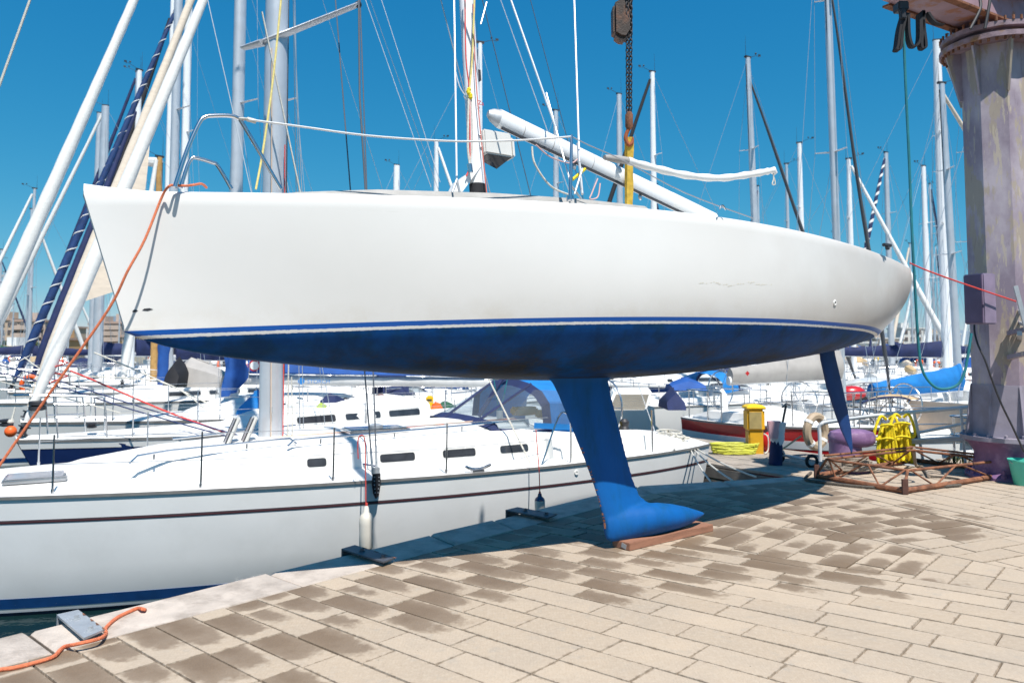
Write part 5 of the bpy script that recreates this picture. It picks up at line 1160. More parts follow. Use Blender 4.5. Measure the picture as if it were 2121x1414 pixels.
def ring(px, py, Y, R_, r, mat, label):
    o = empty('lifebuoy', D(px, py, Y), label, 'lifebuoy', group='lifebuoys on the boats'); b = MB(); n = 20; b.tube([V((R_ * .75 * cos(2 * pi * k / n), .1 * cos(2 * pi * k / n), R_ * sin(2 * pi * k / n))) for k in range(n + 1)], r, 8, cap=False); b.build('float_ring', mat, o)
    b = MB()
    for k in range(4):
        a = pi / 4 + k * pi / 2; p = V((R_ * .75 * cos(a), .1 * cos(a), R_ * sin(a))); q = V((R_ * .75 * cos(a + .2), .1 * cos(a + .2), R_ * sin(a + .2))); b.tube([p, q], r * 1.08, 8)
    b.build('reflective_band', WHT, o)
ring(787, 838, 18, .20, .06, ORAN, 'upright orange horseshoe lifebuoy right of the shrouds'); ring(62, 797, 24, .26, .07, ORAN, 'orange lifebuoy far left by the striped roll'); ring(1690, 893, 13.6, .26, .075, M('buoy_tan', (.40, .30, .2), .6), 'tan lifebuoy hung on a rail left of the purple bollard')
for px, py, Y, sx, sz, lb in ((890, 833, 17.5, .16, .30, 'yellow upright danbuoy case in the middle of the boats'), (892, 856, 17.6, .12, .14, 'small yellow box below the danbuoy case')):
    o = empty('yellow_case', D(px, py, Y), lb, 'case'); b = MB(); b.box((0, 0, 0), (sx, .14, sz)); b.build('case_body', YELP, o, bevel=.03); b = MB(); b.box((0, -.07, sz * .2), (sx * .7, .02, .03)); b.build('case_strap', DARKM, o)
# ================================================================ CRANE
CC = G(2057, 985); CC = V((6.03, 9.55, 0))
cr = empty('dockside_crane', CC, 'lilac octagonal slewing crane column on the quay, patched with peeling beige paint', 'crane')
AR = rad(22.5) - math.atan2(CC.x, CC.y) - rad(90) * 0
def octa(prof, mat, name, n=8, par=cr, a0=None):
    b = MB(); b.lathe(prof, (0, 0, 0), n, a0=AR + rad(-90) if a0 is None else a0); return b.build(name, mat, par)
octa([(.375, 1.12), (.372, 5.35)], LILAC, 'column')
octa([(.40, .50), (.385, 1.12)], LILAC2, 'lower_sleeve')
b = MB()
for k in range(8):
    a = AR - pi / 2 + k * pi / 4; r0 = V((cos(a), sin(a), 0)); t = V((-sin(a), cos(a), 0))
    b.add([r0 * .39 + t * s_ + V((0, 0, z)) for s_ in (-.012, .012) for z in (.52, 1.12)] + [r0 * q + t * s_ + V((0, 0, .52)) for s_ in (-.012, .012) for q in (.47,)] , [(0, 1, 4), (2, 5, 3), (1, 3, 5, 4), (0, 4, 5, 2)])
b.build('gusset', LILAC2, cr)
b = MB(); b.lathe([(.40, .455), (.505, .455), (.505, .505), (.40, .505)], (0, 0, 0), 32); b.build('bolted_flange', LILAC2, cr)
b = MB()
for k in range(16): a = 2 * pi * (k + .5) / 16; b.lathe([(.022, 0), (.022, .035), (.012, .04)], (.455 * cos(a), .455 * sin(a), .505), 6)
b.build('flange_bolts', LILAC2, cr)
octa([(.47, 0), (.47, .03), (.39, .08), (.36, .30), (.42, .40), (.49, .455)], PURP, 'base_pedestal', 16, a0=0)
for k in range(14): a = 2 * pi * k / 14; b = MB(); b.lathe([(.035, .03), (.035, .07), (.02, .07), (.02, .13)], (.43 * cos(a), .43 * sin(a), 0), 6); b.build('anchor_bolt', PURP, cr)
b = MB(); b.lathe([(.59, 5.26), (.59, 5.32), (.46, 5.325), (.46, 5.385), (.57, 5.39), (.57, 5.45), (.54, 5.46)], (0, 0, 0), 40); b.build('slewing_ring', M('rust_lilac', (.26, .19, .22), .8, var=.3, scale=9, bump=.4, dirt=(.30, .16, .05), dscale=6, damt=.8), cr)
b = MB()
for k in range(40): a = 2 * pi * k / 40; b.lathe([(.018, 5.225), (.018, 5.26)], (.55 * cos(a), .55 * sin(a), 0), 6); b.lathe([(.016, 5.45), (.016, 5.50)], (.57 * cos(a), .57 * sin(a), 0), 6)
b.build('ring_bolts', RUST, cr)
b = MB()
for k in range(8):
    a = AR - pi / 2 + k * pi / 4; r0 = V((cos(a), sin(a), 0)); t = V((-sin(a), cos(a), 0)); b.add([r0 * .37 + t * s_ + V((0, 0, z)) for s_ in (-.012, .012) for z in (4.65, 5.25)] + [r0 * .55 + t * s_ + V((0, 0, z)) for s_ in (-.012, .012) for z in (5.25,)] + [r0 * .40 + t * s_ + V((0, 0, 4.65)) for s_ in (-.012, .012)], [(0, 1, 4, 6), (2, 7, 5, 3), (6, 4, 5, 7), (0, 6, 7, 2)])
b.build('upper_gusset', LILAC, cr)
# jib over the keelboat
HK = V((1.02, 6.60, 0)); jd = V((HK.x - CC.x, HK.y - CC.y, 0)); jl = jd.length; jd.normalize()
JN = V((-jd.y, jd.x, 0)); b = MB(); b.grid([[p + JN * w_ + V((0, 0, 5.56)), p - JN * w_ + V((0, 0, 5.56)), p - JN * w_ + V((0, 0, 5.56 + h_)), p + JN * w_ + V((0, 0, 5.56 + h_))] for p, w_, h_ in ((-jd * .9, .21, .56), (jd * 1.8, .21, .56), (jd * (jl + .12), .07, .2))], closed=True); b.f += [(0, 1, 2, 3), (11, 10, 9, 8)]; b.build('jib', M('jib_paint', (.34, .22, .25), .6, var=.15, scale=4, bump=.2, dirt=(.34, .13, .05), dscale=3.5, dlo=.55, dhi=.62, damt=.8), cr, bevel=.015)
jn = V((-jd.y, jd.x, 0)); b = MB()
for s_ in (-1, 1): b.bar(-jd * .9 + jn * s_ * .235 + V((0, 0, 5.545)), jd * 1.8 + jn * s_ * .235 + V((0, 0, 5.545)), .09, .025)
b.build('jib_flange', RUST, cr)
b = MB(); b.box((0, 0, 6.3), (1.0, 1.0, .7)); b.build('slew_housing', LILAC, cr, bevel=.03)
L_ = lambda px, py, Y: V(D(px, py, Y)) - CC
# junction box on the left face
bx = [L_(1990, 570, 8.88), L_(2036, 565, 8.72), L_(2045, 670, 8.72), L_(1996, 672, 8.88)]; off = [L_(2058, 564, 9.08), L_(2058, 671, 9.08)]
bk = V((.10, .30, 0)); b = MB(); c = V((-.30, -.38, 2.14)); ang = math.atan2(bx[1].y - bx[0].y, bx[1].x - bx[0].x); Rz = Matrix.Rotation(ang - rad(24), 3, 'Z')
cen = (bx[0] + bx[1] + bx[2] + bx[3]) / 4; b.box(cen + Rz @ V((0, .10, 0)), (.25, .20, .57), Rz); jb = b.build('junction_box', M('box_purple', (.24, .19, .27), .5, var=.2, scale=5, dirt=(.30, .14, .06), dscale=6, dlo=.66, dhi=.7, damt=.8), cr, bevel=.012)
b = MB(); b.box(cen + Rz @ V((0, -.004, 0)), (.225, .012, .545), Rz); b.build('box_door', M('box_purple2', (.12, .085, .15), .5, var=.2, scale=5), jb, bevel=.004)
cb = [(2018, 672), (2019, 690), (2026, 715), (2040, 745), (2056, 790), (2075, 838), (2098, 885), (2121, 935)]
b = MB(); b.tube(smooth([L_(x, y, 9.02 - .05 * min(i, 3)) for i, (x, y) in enumerate(cb)], 4), .011, 8); b.build('power_cable', DARKM, cr)
# bracket bar on stand-offs at the right
b = MB(); b.bar(L_(2103, 592, 8.75), L_(2128, 688, 8.75), .05, .02, up=V((0, 1, 0))); 
for y in (648, 672): b.bar(L_(2112 + (y - 640) * .25, y, 8.76), L_(2112, y - 4, 9.2), .03, .03)
b.bar(L_(2112, 690, 8.8), L_(2112, 700, 9.2), .05, .05); b.build('bracket_bar', GALV, cr)
b = MB()
for y in (740, 690): b.bar(L_(2090, y, 9.2), L_(2150, y - 14, 8.72), .06, .05)
b.bar(L_(2150, 800, 8.72), L_(2150, 560, 8.72), .05, .05); b.bar(L_(2165, 560, 9.1), L_(2165, 830, 9.1), .05, .05); b.build('ladder_rail', LILAC, cr)
# straps and teal rope hanging from the jib
for pts, w_, lb in (([(1872, 25), (1862, 60), (1857, 95), (1855, 104), (1862, 103), (1866, 70), (1874, 30)], .05, 0), ([(1879, 30), (1880, 70), (1886, 95), (1896, 97), (1903, 80), (1903, 30)], .045, 0), ([(1909, 25), (1908, 60), (1906, 95), (1911, 103), (1915, 95), (1911, 60), (1910, 25)], .045, 0), ([(1920, 28), (1935, 48), (1953, 52)], .04, 0)):
    b = MB(); P = smooth([L_(x, y, 8.6) for x, y in pts], 5); w2 = V((.0, w_, 0)); b.grid([[p - V((.014, w_, 0)), p + V((.014, -w_, 0)), p + V((.014, w_, 0)), p + V((-.014, w_, 0))] for p in P], closed=True); b.build('lifting_strap', BLACKC, cr)
b = MB(); b.box(L_(1866, 16, 8.6), (.12, .14, .10)); b.tube([L_(1868, 20, 8.55), L_(1870, 40, 8.55)], .04, 8); b.build('jib_trolley', DARKM, cr, bevel=.01)
b = MB(); b.tube(smooth([L_(x, y, 8.6) for x, y in ((1868, 20), (1871, 60), (1876, 180), (1883, 330), (1889, 480), (1896, 610), (1903, 720), (1912, 770), (1935, 800), (1960, 805), (1985, 795), (1998, 770), (2004, 740), (2012, 690))], 5), .015, 8); b.build('teal_rope', TEAL, cr)
for a, c in (((2030, 20), (2010, 60)), ((2050, 5), (2040, 60))):
    b = MB(); b.tube(smooth([L_(a[0], a[1] - 20, 8.95), L_(*a, 8.92), L_(*c, 8.9)], 4), .018, 8); b.build('hose', DARKM, cr)
# chain hoist
hk = empty('hoist_block', D(1291, 40, 6.6), 'dark rusty chain hoist with hook and yellow sling holding the keelboat', 'hoist'); H0 = V(hk.location)
L2 = lambda px, py, Y=6.6: V(D(px, py, Y)) - H0
b = MB(); b.add([L2(1267, 15) + V((0, -.09, 0)), L2(1306, -8) + V((0, -.09, 0)), L2(1308, 70) + V((0, -.09, 0)), L2(1297, 88) + V((0, -.09, 0)), L2(1282, 86) + V((0, -.09, 0)), L2(1268, 76) + V((0, -.09, 0))] + [L2(x, y) + V((0, .09, 0)) for x, y in ((1267, 15), (1306, -8), (1308, 70), (1297, 88), (1282, 86), (1268, 76))], [(0, 1, 2, 3, 4, 5), (11, 10, 9, 8, 7, 6)] + [(i, (i + 1) % 6, (i + 1) % 6 + 6, i + 6) for i in range(6)])
b.build('hoist_body', M('hoist_paint', (.045, .028, .02), .6, var=.4, scale=9, bump=.3, dirt=(.16, .06, .025), dscale=5, damt=.8), hk, bevel=.025)
b = MB(); b.tube([L2(1290, -5), L2(1290, -330)], .03, 8); b.build('hanger', DARKM, hk)
def chain(p, q, ll=.034):
    b = MB(); p, q = V(p), V(q); n = max(2, int((q - p).length / ll)); d = (q - p).normalized(); u = d.orthogonal().normalized(); w_ = d.cross(u)
    for i in range(n):
        c = p.lerp(q, (i + .5) / n); x = u if i % 2 else w_
        b.tube([c + d * (ll * .72 * cos(a)) + x * (.014 * sin(a)) for a in [2 * pi * k / 8 for k in range(9)]], .0058, 5, cap=False)
    return b.build('chain', DARKM, hk)
chain(L2(1299, -20, 6.5), L2(1300, 236)); chain(L2(1307, -20, 6.5), L2(1306, 236))
b = MB(); b.tube([L2(1303, 232), L2(1303, 238), L2(1303, 262), L2(1303, 268)], [.02, .034, .034, .022], 10); b.build('hook_shank', RUST, hk)
b = MB(); b.tube(smooth([L2(1303, 266), L2(1298, 276), L2(1296, 288), L2(1302, 300), L2(1309, 296), L2(1311, 284)], 5), [.017] * 20 + [.016, .014, .012, .010, .008, .006], 10); b.build('hook', M('hook_orange_rust', (.30, .075, .02), .7, var=.3, scale=14, bump=.3), hk)
for a, c, yo in (((1300, 284), (1300, 470), -.12), ((1306, 284), (1304, 470), .1)):
    p, q = L2(*a), W(kb(*c, yo)) - H0; b = MB(); d = q - p; n = 14; b.grid([[p + d * (i / n) + V((-.026, -.004, 0)), p + d * (i / n) + V((.026 + .004 * sin(i), -.004, 0)), p + d * (i / n) + V((.026, .004, 0)), p + d * (i / n) + V((-.026, .004, 0))] for i in range(n + 1)], closed=True); b.build('sling', M('sling_yellow', (.62, .40, .05), .8, var=.25, scale=25, bump=.4), hk)
# ================================================================ THINGS ON THE QUAY
# timber under the bulb
p0, p1 = G(1308, 1140), G(1481, 1099); d = (p1 - p0).normalized(); n_ = V((-d.y, d.x, 0)); L = (p1 - p0).length
tm = empty('timber_block', p0, 'reddish timber plank lying under the bulb of the keel', 'plank', rz=math.atan2(d.y, d.x))
b = MB(); rows = []; n = 10
for i in range(n + 1):
    x = L * i / n - .02; z = .004 * sin(i * 1.3); w_ = .19; rows.append([V((x, 0, .0)), V((x, .003 * sin(i * 2), .058 + z)), V((x, w_, .056 + z)), V((x, w_, 0))])
b.grid(rows, closed=True); b.f.append((0, 1, 2, 3)); b.f.append(tuple(reversed(range(len(b.v) - 4, len(b.v))))); b.build('plank', REDWOOD, tm, bevel=.004)
b = MB(); b.box((-.022, .06, .028), (.004, .05, .035), Euler((.2, 0, 0)).to_matrix()); b.build('label_tag', GALV, tm)
# steel brackets bolted over the kerb
def bracket(q, label, mat, leg=True):
    P = [G(x, y, .03) for x, y in q]; o = empty('mooring_bracket', (P[0].x, P[0].y, 0), label, 'bracket', group='steel brackets bolted to the kerb'); O = V(o.location)
    P = [p - O for p in P]; b = MB(); up = V((0, 0, .012)); b.add([p for p in P] + [p + up for p in P], [(3, 2, 1, 0), (4, 5, 6, 7)] + [(i, (i + 1) % 4, (i + 1) % 4 + 4, i + 4) for i in range(4)]); b.build('steel_plate', mat, o)
    b = MB(); dn = V((0, 0, -.30)); b.add([P[0], P[1], P[1] + dn, P[0] + dn] + [p + V((.012, -.012, 0)) for p in (P[0], P[1], P[1] + dn, P[0] + dn)], [(0, 1, 2, 3), (7, 6, 5, 4), (0, 4, 5, 1), (1, 5, 6, 2), (2, 6, 7, 3), (3, 7, 4, 0)]); b.build('down_leg', mat, o)
    b = MB(); cen = (P[0] + P[1] + P[2] + P[3]) / 4
    for t in (.35, .86): c = (P[0].lerp(P[3], t) + P[1].lerp(P[2], t)) / 2; b.lathe([(.024, .012), (.024, .018), (.014, .018), (.014, .035)], c, 6)
    b.build('bolts', mat, o)
    b = MB(); a = (P[1] + P[2]) / 2
    for t in (.2, .5, .7, .93): c = P[1].lerp(P[2], t); b.add([c, c + (P[2] - P[1]) * .12, c + (P[2] - P[1]) * .1 + (P[0] - P[1]) * .12, c + (P[0] - P[1]) * .05], [(0, 1, 2, 3)])
    for v in range(len(b.v)): b.v[v] = (b.v[v][0], b.v[v][1], b.v[v][2] + .0135)
    b.build('rust_patch', RUST, o)
bracket([(117, 1276), (162, 1266), (217, 1306), (174, 1325)], 'pale galvanised bracket on the kerb by the orange rope, nearest the camera', GALV)
DSTEEL = M('dark_steel_plate', (.10, .105, .12), .5, .4, var=.2, scale=12)
bracket([(707, 1139), (735, 1131), (818, 1157), (794, 1166)], 'dark steel bracket on the shaded kerb below the long fender', DSTEEL)
bracket([(1047, 1058), (1072, 1052), (1153, 1067), (1134, 1074)], 'dark steel bracket on the shaded kerb left of the keel, farthest of three', DSTEEL)
# orange rope on the stones
rp = [(-80, 1400), (0, 1386), (35, 1381), (105, 1362), (124, 1346), (135, 1338), (160, 1333), (205, 1322), (219, 1312), (218, 1302), (228, 1290), (245, 1277), (270, 1265), (286, 1259), (300, 1262)]
rope('orange_line', [G(x, y, .012 + (.03 if 150 < x < 218 else 0)) for x, y in rp] + [G(300, 1262, -.2)], .0105, ROPEO, 'orange rope lying on the kerb round the galvanised bracket', 'rope', 'orange ropes')
# rusty frame
fr = empty('rusty_frame', G(1868, 1020), 'rusty welded tube frame with a raised inner ring, lying on the paving by the crane', 'frame'); O = V(fr.location)
gp = [G(1690, 990) - O, G(1872, 1023) - O, G(2108, 985) - O, G(1895, 958) - O]; tp = [D(1712, 951, 9.25) - O, D(1880, 974, 8.75) - O, D(2082, 953, 9.5) - O, D(1890, 932, 10.0) - O]
gp = [p + V((0, 0, .035)) for p in gp]
b = MB()
for i in range(4): b.tube([gp[i], gp[(i + 1) % 4]], .030, 8)
b.build('base_tubes', RUST, fr)
b = MB()
for i in range(4): b.tube([tp[i], tp[(i + 1) % 4]], .016, 8); b.tube([tp[i] + V((0, 0, .035)), tp[(i + 1) % 4] + V((0, .06, .035))], .014, 8) if i in (2, 3) else None
b.build('top_tubes', RUST, fr)
b = MB()
for i in range(4):
    j = (i + 1) % 4; b.tube([gp[i], tp[i]], .016, 7)
    for t in (.25, .75):
        m = gp[i].lerp(gp[j], t); b.tube([m, tp[i].lerp(tp[j], t - .22)], .011, 6); b.tube([m, tp[i].lerp(tp[j], t + .22)], .011, 6)
b.build('bracing', RUST, fr)
for i in (0, 1, 3): b = MB(); b.box(gp[i] + V((0, -.03, .05 if i < 2 else .30)), (.06, .03, .16)); b.build('end_plate', M('dark_rust', (.09, .04, .03), .9, var=.3, scale=10), fr)
rope('old_rope', [G(x, y, .02) for x, y in ((1672, 985), (1680, 978), (1668, 992), (1700, 998), (1780, 1007), (1850, 1010), (1930, 1008), (1990, 1004))], .016, ROPED, 'dark old rope trailing on the paving under the rusty frame', 'rope')
rope('old_rope', [G(x, y, .02) for x, y in ((1925, 986), (1960, 988), (1985, 992), (1996, 997))], .013, ROPED, 'short dark rope tail inside the rusty frame', 'rope')
rope('worn_rope', [D(1893, 928, 10.0), G(1897, 962, .03), G(1912, 968, .03), G(1924, 985, .03)], .02, M('rope_worn', (.30, .25, .2), .9, var=.25, scale=60, bump=.5), 'worn grey rope hanging over the back of the rusty frame', 'rope')
b = MB(); R = random.Random(8); c0 = G(1758, 972, .03)
for k in range(9): b.tube([V((.32 * cos(t) * (1 - k * .05) + R.uniform(-.03, .03), .22 * sin(t), .02 + .018 * k)) for t in [2 * pi * i / 18 for i in range(19)]], .016, 6)
o = b.build('coiled_rope', M('rope_worn', (.30, .25, .2), .9)); o.location = c0; tag(o, 'worn rope coil round the foot of the purple bollard', 'rope')
# bollard
bp_ = G(1752, 974); bo = empty('bollard', bp_, 'purple painted iron mooring bollard with an overhanging mushroom head, behind the rudder tip', 'bollard')
b = MB(); sh = []
for z, r, dx in ((0, .27, 0), (.03, .28, 0), (.06, .22, 0), (.12, .20, 0), (.30, .195, 0), (.40, .20, .0)): sh.append([V((r * cos(a) + dx, r * sin(a), z)) for a in [2 * pi * k / 28 for k in range(28)]])
b.grid(sh, closed=True); b.f.append(tuple(reversed(range(28)))); b.build('bollard_post', PURP, bo)
b = MB(); rows = []
for z, r in ((.31, .17), (.325, .205), (.37, .235), (.44, .24), (.49, .215), (.515, .15), (.525, .02)): rows.append([V((.085 + r * 1.22 * cos(a), r * sin(a), z)) for a in [2 * pi * k / 28 for k in range(28)]])
b.grid(rows, closed=True); b.f.append(tuple(range(len(b.v) - 28, len(b.v)))); b.build('bollard_head', PURP, bo)
# bucket
bk = empty('bucket', G(2122, 1004), 'turquoise plastic bucket standing at the right edge of the paving', 'bucket'); b = MB(); b.lathe([(.10, 0), (.105, .005), (.152, .27), (.162, .275), (.162, .29), (.148, .29), (.10, .02), (.02, .015)], (0, 0, 0), 28); b.build('pail', TURQ, bk)
b = MB(); b.tube([V((.158 * cos(a), .158 * sin(a) * .3 - .12 * sin(a), .27 - .05 * sin(a))) for a in [pi * k / 12 for k in range(13)]], .005, 6); b.build('bail', GALV, bk)
# gangway rail with yellow ropes
RAILG = M('rail_paint', (.66, .67, .67), .45, var=.08, scale=9)
gw = empty('gangway_rail', D(1900, 985, 10.6), 'grey tubular gangway railing behind the rusty frame, hung with yellow ropes', 'railing'); O = V(gw.location)
q = lambda px, py, Y: D(px, py, Y) - O
b = MB(); top = smooth([q(1699, 955, 11.3), q(1698, 905, 11.3), q(1697, 885, 11.3), q(1703, 877, 11.28), q(1715, 874, 11.25), q(1800, 862, 10.9), q(1905, 852, 10.6), q(2010, 843, 10.3), q(2130, 832, 10.0)], 4); b.tube(top, .026, 10); b.build('top_rail', RAILG, gw)
b = MB()
for ya, yb in ((900, 873), (917, 903)): b.tube([q(1795 if ya > 910 else 1900, ya if ya > 910 else 896, 10.8), q(2020, yb, 10.2)], .020, 8)
b.tube([q(1795, 905, 10.85), q(1895, 897, 10.6)], .018, 8); b.tube([q(1795, 921, 10.85), q(2020, 909, 10.2)], .02, 8); b.build('lower_rail', RAILG, gw)
b = MB(); b.tube([q(1893, 855, 10.62), q(1903, 900, 10.62), q(1915, 975, 10.65)], .020, 8); b.tube([q(1757, 870, 11.0), q(1770, 890, 11.05)], .014, 8) if 0 else None; b.tube([q(1824, 862, 10.85), q(1836, 960, 10.9)], .017, 8); b.tube([q(1740, 868, 11.1), q(1752, 955, 11.2)], .017, 8); b.tube([q(1990, 846, 10.3), q(2000, 960, 10.35)], .018, 8); b.build('post', RAILG, gw)
def coil(x0, label, w_=34, top=860, bot=955, n=13, sd_=1):
    R = random.Random(x0); o = empty('rope_hank', D(x0, top, 10.62), label, 'rope', group='yellow rope hanks on the gangway rail'); O2 = V(o.location); b = MB()
    for i in range(n):
        x = x0 + (i / (n - 1) - .5) * w_; yb = bot - R.uniform(0, 14); y0 = top + 10 + R.uniform(0, 6); z0 = 10.5 - R.uniform(0, .12)
        P = [D(x0 + (x - x0) * .6, y0, z0), D(x - 1 + R.uniform(-2, 2), (y0 + yb) / 2, z0), D(x + R.uniform(-3, 3) + (i - n / 2) * .8, yb, z0), D(x + 4 + R.uniform(-3, 3), yb + 3, z0 + .03), D(x + 6, (y0 + yb) / 2, z0 + .1), D(x0 + 3, y0, z0 + .1)]
        b.tube(smooth([p - O2 for p in P], 4), .017, 6)
    b.build('hank', ROPEY, o)
    b = MB()
    for yy in (top + 16, top + 44): b.tube(smooth([D(x0 - w_ * .45, yy, 10.4) - O2, D(x0, yy - 3, 10.34) - O2, D(x0 + w_ * .45, yy, 10.4) - O2], 4), .017, 6)
    for s_ in (-1, 1):
        P = [D(x0 + s_ * 3, top + 2, 10.5), D(x0 + s_ * 14, top - 4, 10.45), D(x0 + s_ * 24, top + 18, 10.42), D(x0 + s_ * 27 * sd_, top + 38, 10.42), D(x0 + s_ * 18, top + 42, 10.42), D(x0 + s_ * 6, top + 12, 10.45)]; b.tube(smooth([p - O2 for p in P], 5), .019, 6)
    b.build('loop', ROPEY, o)
coil(1838, 'yellow rope hank with a long side loop, the left one on the gangway rail', top=866, bot=957); coil(1868, 'yellow rope hank with two ears, the right one on the gangway rail', top=862, bot=952, w_=36)
# yellow pedestal on the pier
yp = empty('service_pedestal', G(1563, 938, PZ), 'yellow service pedestal with a flared cap on the wooden pier', 'pedestal'); h = 14.1 / F
b = MB(); b.box((0, 0, .20), (.26, .24, .44)); b.build('pedestal_stem', M('pedestal_ochre', (.66, .34, .012), .5, var=.1, scale=6, dirt=(.35, .22, .03), dscale=7, damt=.5), yp, bevel=.02)
b = MB(); b.box((0, 0, .60), (.31, .30, .38)); hd = b.build('pedestal_head', M('pedestal_yellow', (.78, .40, .01), .5, var=.06, scale=6), yp, bevel=.03)
b = MB(); b.box((-.02, -.152, .60), (.22, .008, .30)); b.build('dirty_panel', M('panel_grey', (.36, .27, .10), .7, var=.2, scale=8), hd)
b = MB(); b.lathe([(.17, .79), (.24, .80), (.25, .83), (.17, .87), (.05, .885)], (0, 0, 0), 4, a0=pi / 4); b.build('pedestal_cap', YELP, yp, bevel=.01)
b = MB(); b.tube(smooth([V((.14, -.1, .36)), V((.2, -.14, .3)), V((.2, -.14, .08)), V((.12, -.2, .02))], 5), .012, 6); b.build('hose', ROPEW, yp)
b = MB(); R = random.Random(9)
for k in range(12): b.tube([V(((.34 + .02 * k * .3) * cos(t), (.17) * sin(t), .02 + .014 * k + R.uniform(0, .02))) + V((R.uniform(-.05, .05), 0, 0)) for t in [2 * pi * i / 18 for i in range(19)]], .017, 6)
o = b.build('coiled_hose', M('hose_lime', (.55, .55, .06), .6, var=.15)); o.location = G(1520, 940, PZ); tag(o, 'yellow-green hose coil on the pier left of the pedestal', 'hose')
# kick scooter and a pile beside it
s0, s1 = G(1613, 958, PZ), G(1682, 968, PZ); sc_ = empty('kick_scooter', s0, 'kick scooter with black wheels standing on the pier', 'scooter'); q = s1 - s0
b = MB()
for p in (V((0, 0, .0)), q): b.tube([p + V((.09 * cos(a), .03 * cos(a) * 0 + .02 * cos(a), .10 + .09 * sin(a))) for a in [2 * pi * k / 18 for k in range(19)]], .026, 8, cap=False)
b.build('wheel', TYRE, sc_)
b = MB(); b.bar(V((.06, 0, .20)), V((.10, .02, .12)), .05, .03); b.bar(V((.10, .02, .12)), q + V((-.08, 0, .12)), .12, .03); b.build('footboard', M('scooter_deck', (.45, .42, .40), .5), sc_)
b = MB(); b.tube([V((0, 0, .1)), V((.03, .02, .4)), V((.16, .05, .95))], .02, 8); b.tube([V((.02, -.18, .93)), V((.16, .05, .97)), V((.30, .28, .93))], .014, 8); b.build('handlebar', DARKM, sc_)
b = MB(); b.tube([V((.06, 0, .22)), V((.42, .1, .43))], .014, 6); b.build('folding_stay', TANC, sc_)
# bin-like dark sack with folded cloths on top
o = empty('cloth_stack', G(1606, 962, PZ), 'pink and white cloths hung over a dark post beside the scooter', 'cloth'); b = MB(); b.tube([V((0, 0, 0)), V((.02, 0, .30)), V((.03, 0, .62))], [.11, .10, .05], 10); b.build('dark_post', NAVY, o)
b = MB(); R = random.Random(3); rows = [[V((.03 + (.10 + .05 * z) * cos(a) * R.uniform(.8, 1.15), (.09) * sin(a), .32 + z * .36)) for a in [2 * pi * k / 10 for k in range(10)]] for z in (0, .25, .5, .75, 1)]; b.grid(rows, closed=True); b.f.append(tuple(range(40, 50))); b.build('white_cloth', M('cloth_white', (.7, .66, .66), .9, bump=.4), o)
b = MB(); rows = [[V((-.04 + (.07 + .05 * z) * cos(a) * R.uniform(.8, 1.15), -.05 + (.08) * sin(a), .44 + z * .27)) for a in [2 * pi * k / 10 for k in range(10)]] for z in (0, .3, .6, 1)]; b.grid(rows, closed=True); b.f.append(tuple(range(30, 40))); b.build('pink_cloth', M('cloth_pink', (.62, .36, .38), .9, bump=.4), o)
o = empty('red_bag', G(1592, 935, PZ), 'red bag resting on the pier between pedestal and cloths', 'bag'); b = MB(); b.sphere((0, 0, .17), .2, 14, 10, (.7, .6, .95)); b.build('bag_body', REDP, o); b = MB(); b.tube([V((-.06, 0, .34)), V((0, -.02, .44)), V((.06, 0, .34))], .014, 6); b.build('bag_handle', DARKM, o)
# weeds at the crane foot
b = MB(); R = random.Random(12)
for i in range(46):
    c = G(1985 + R.gauss(0, 14), 958 + R.gauss(0, 5), 0); hgt = R.uniform(.03, .17); a = R.uniform(0, 6.28); w_ = .012
    t = c + V((cos(a) * hgt * .5, sin(a) * hgt * .3, hgt)); s_ = V((w_ * sin(a), -w_ * cos(a), 0)); b.add([c - s_ * .4, c + s_ * .4, c.lerp(t, .6) + s_, t, c.lerp(t, .6) - s_], [(0, 1, 2, 3, 4)])
tag(b.build('weeds', M('weed_green', (.07, .085, .02), .8, var=.3)), kind='stuff')
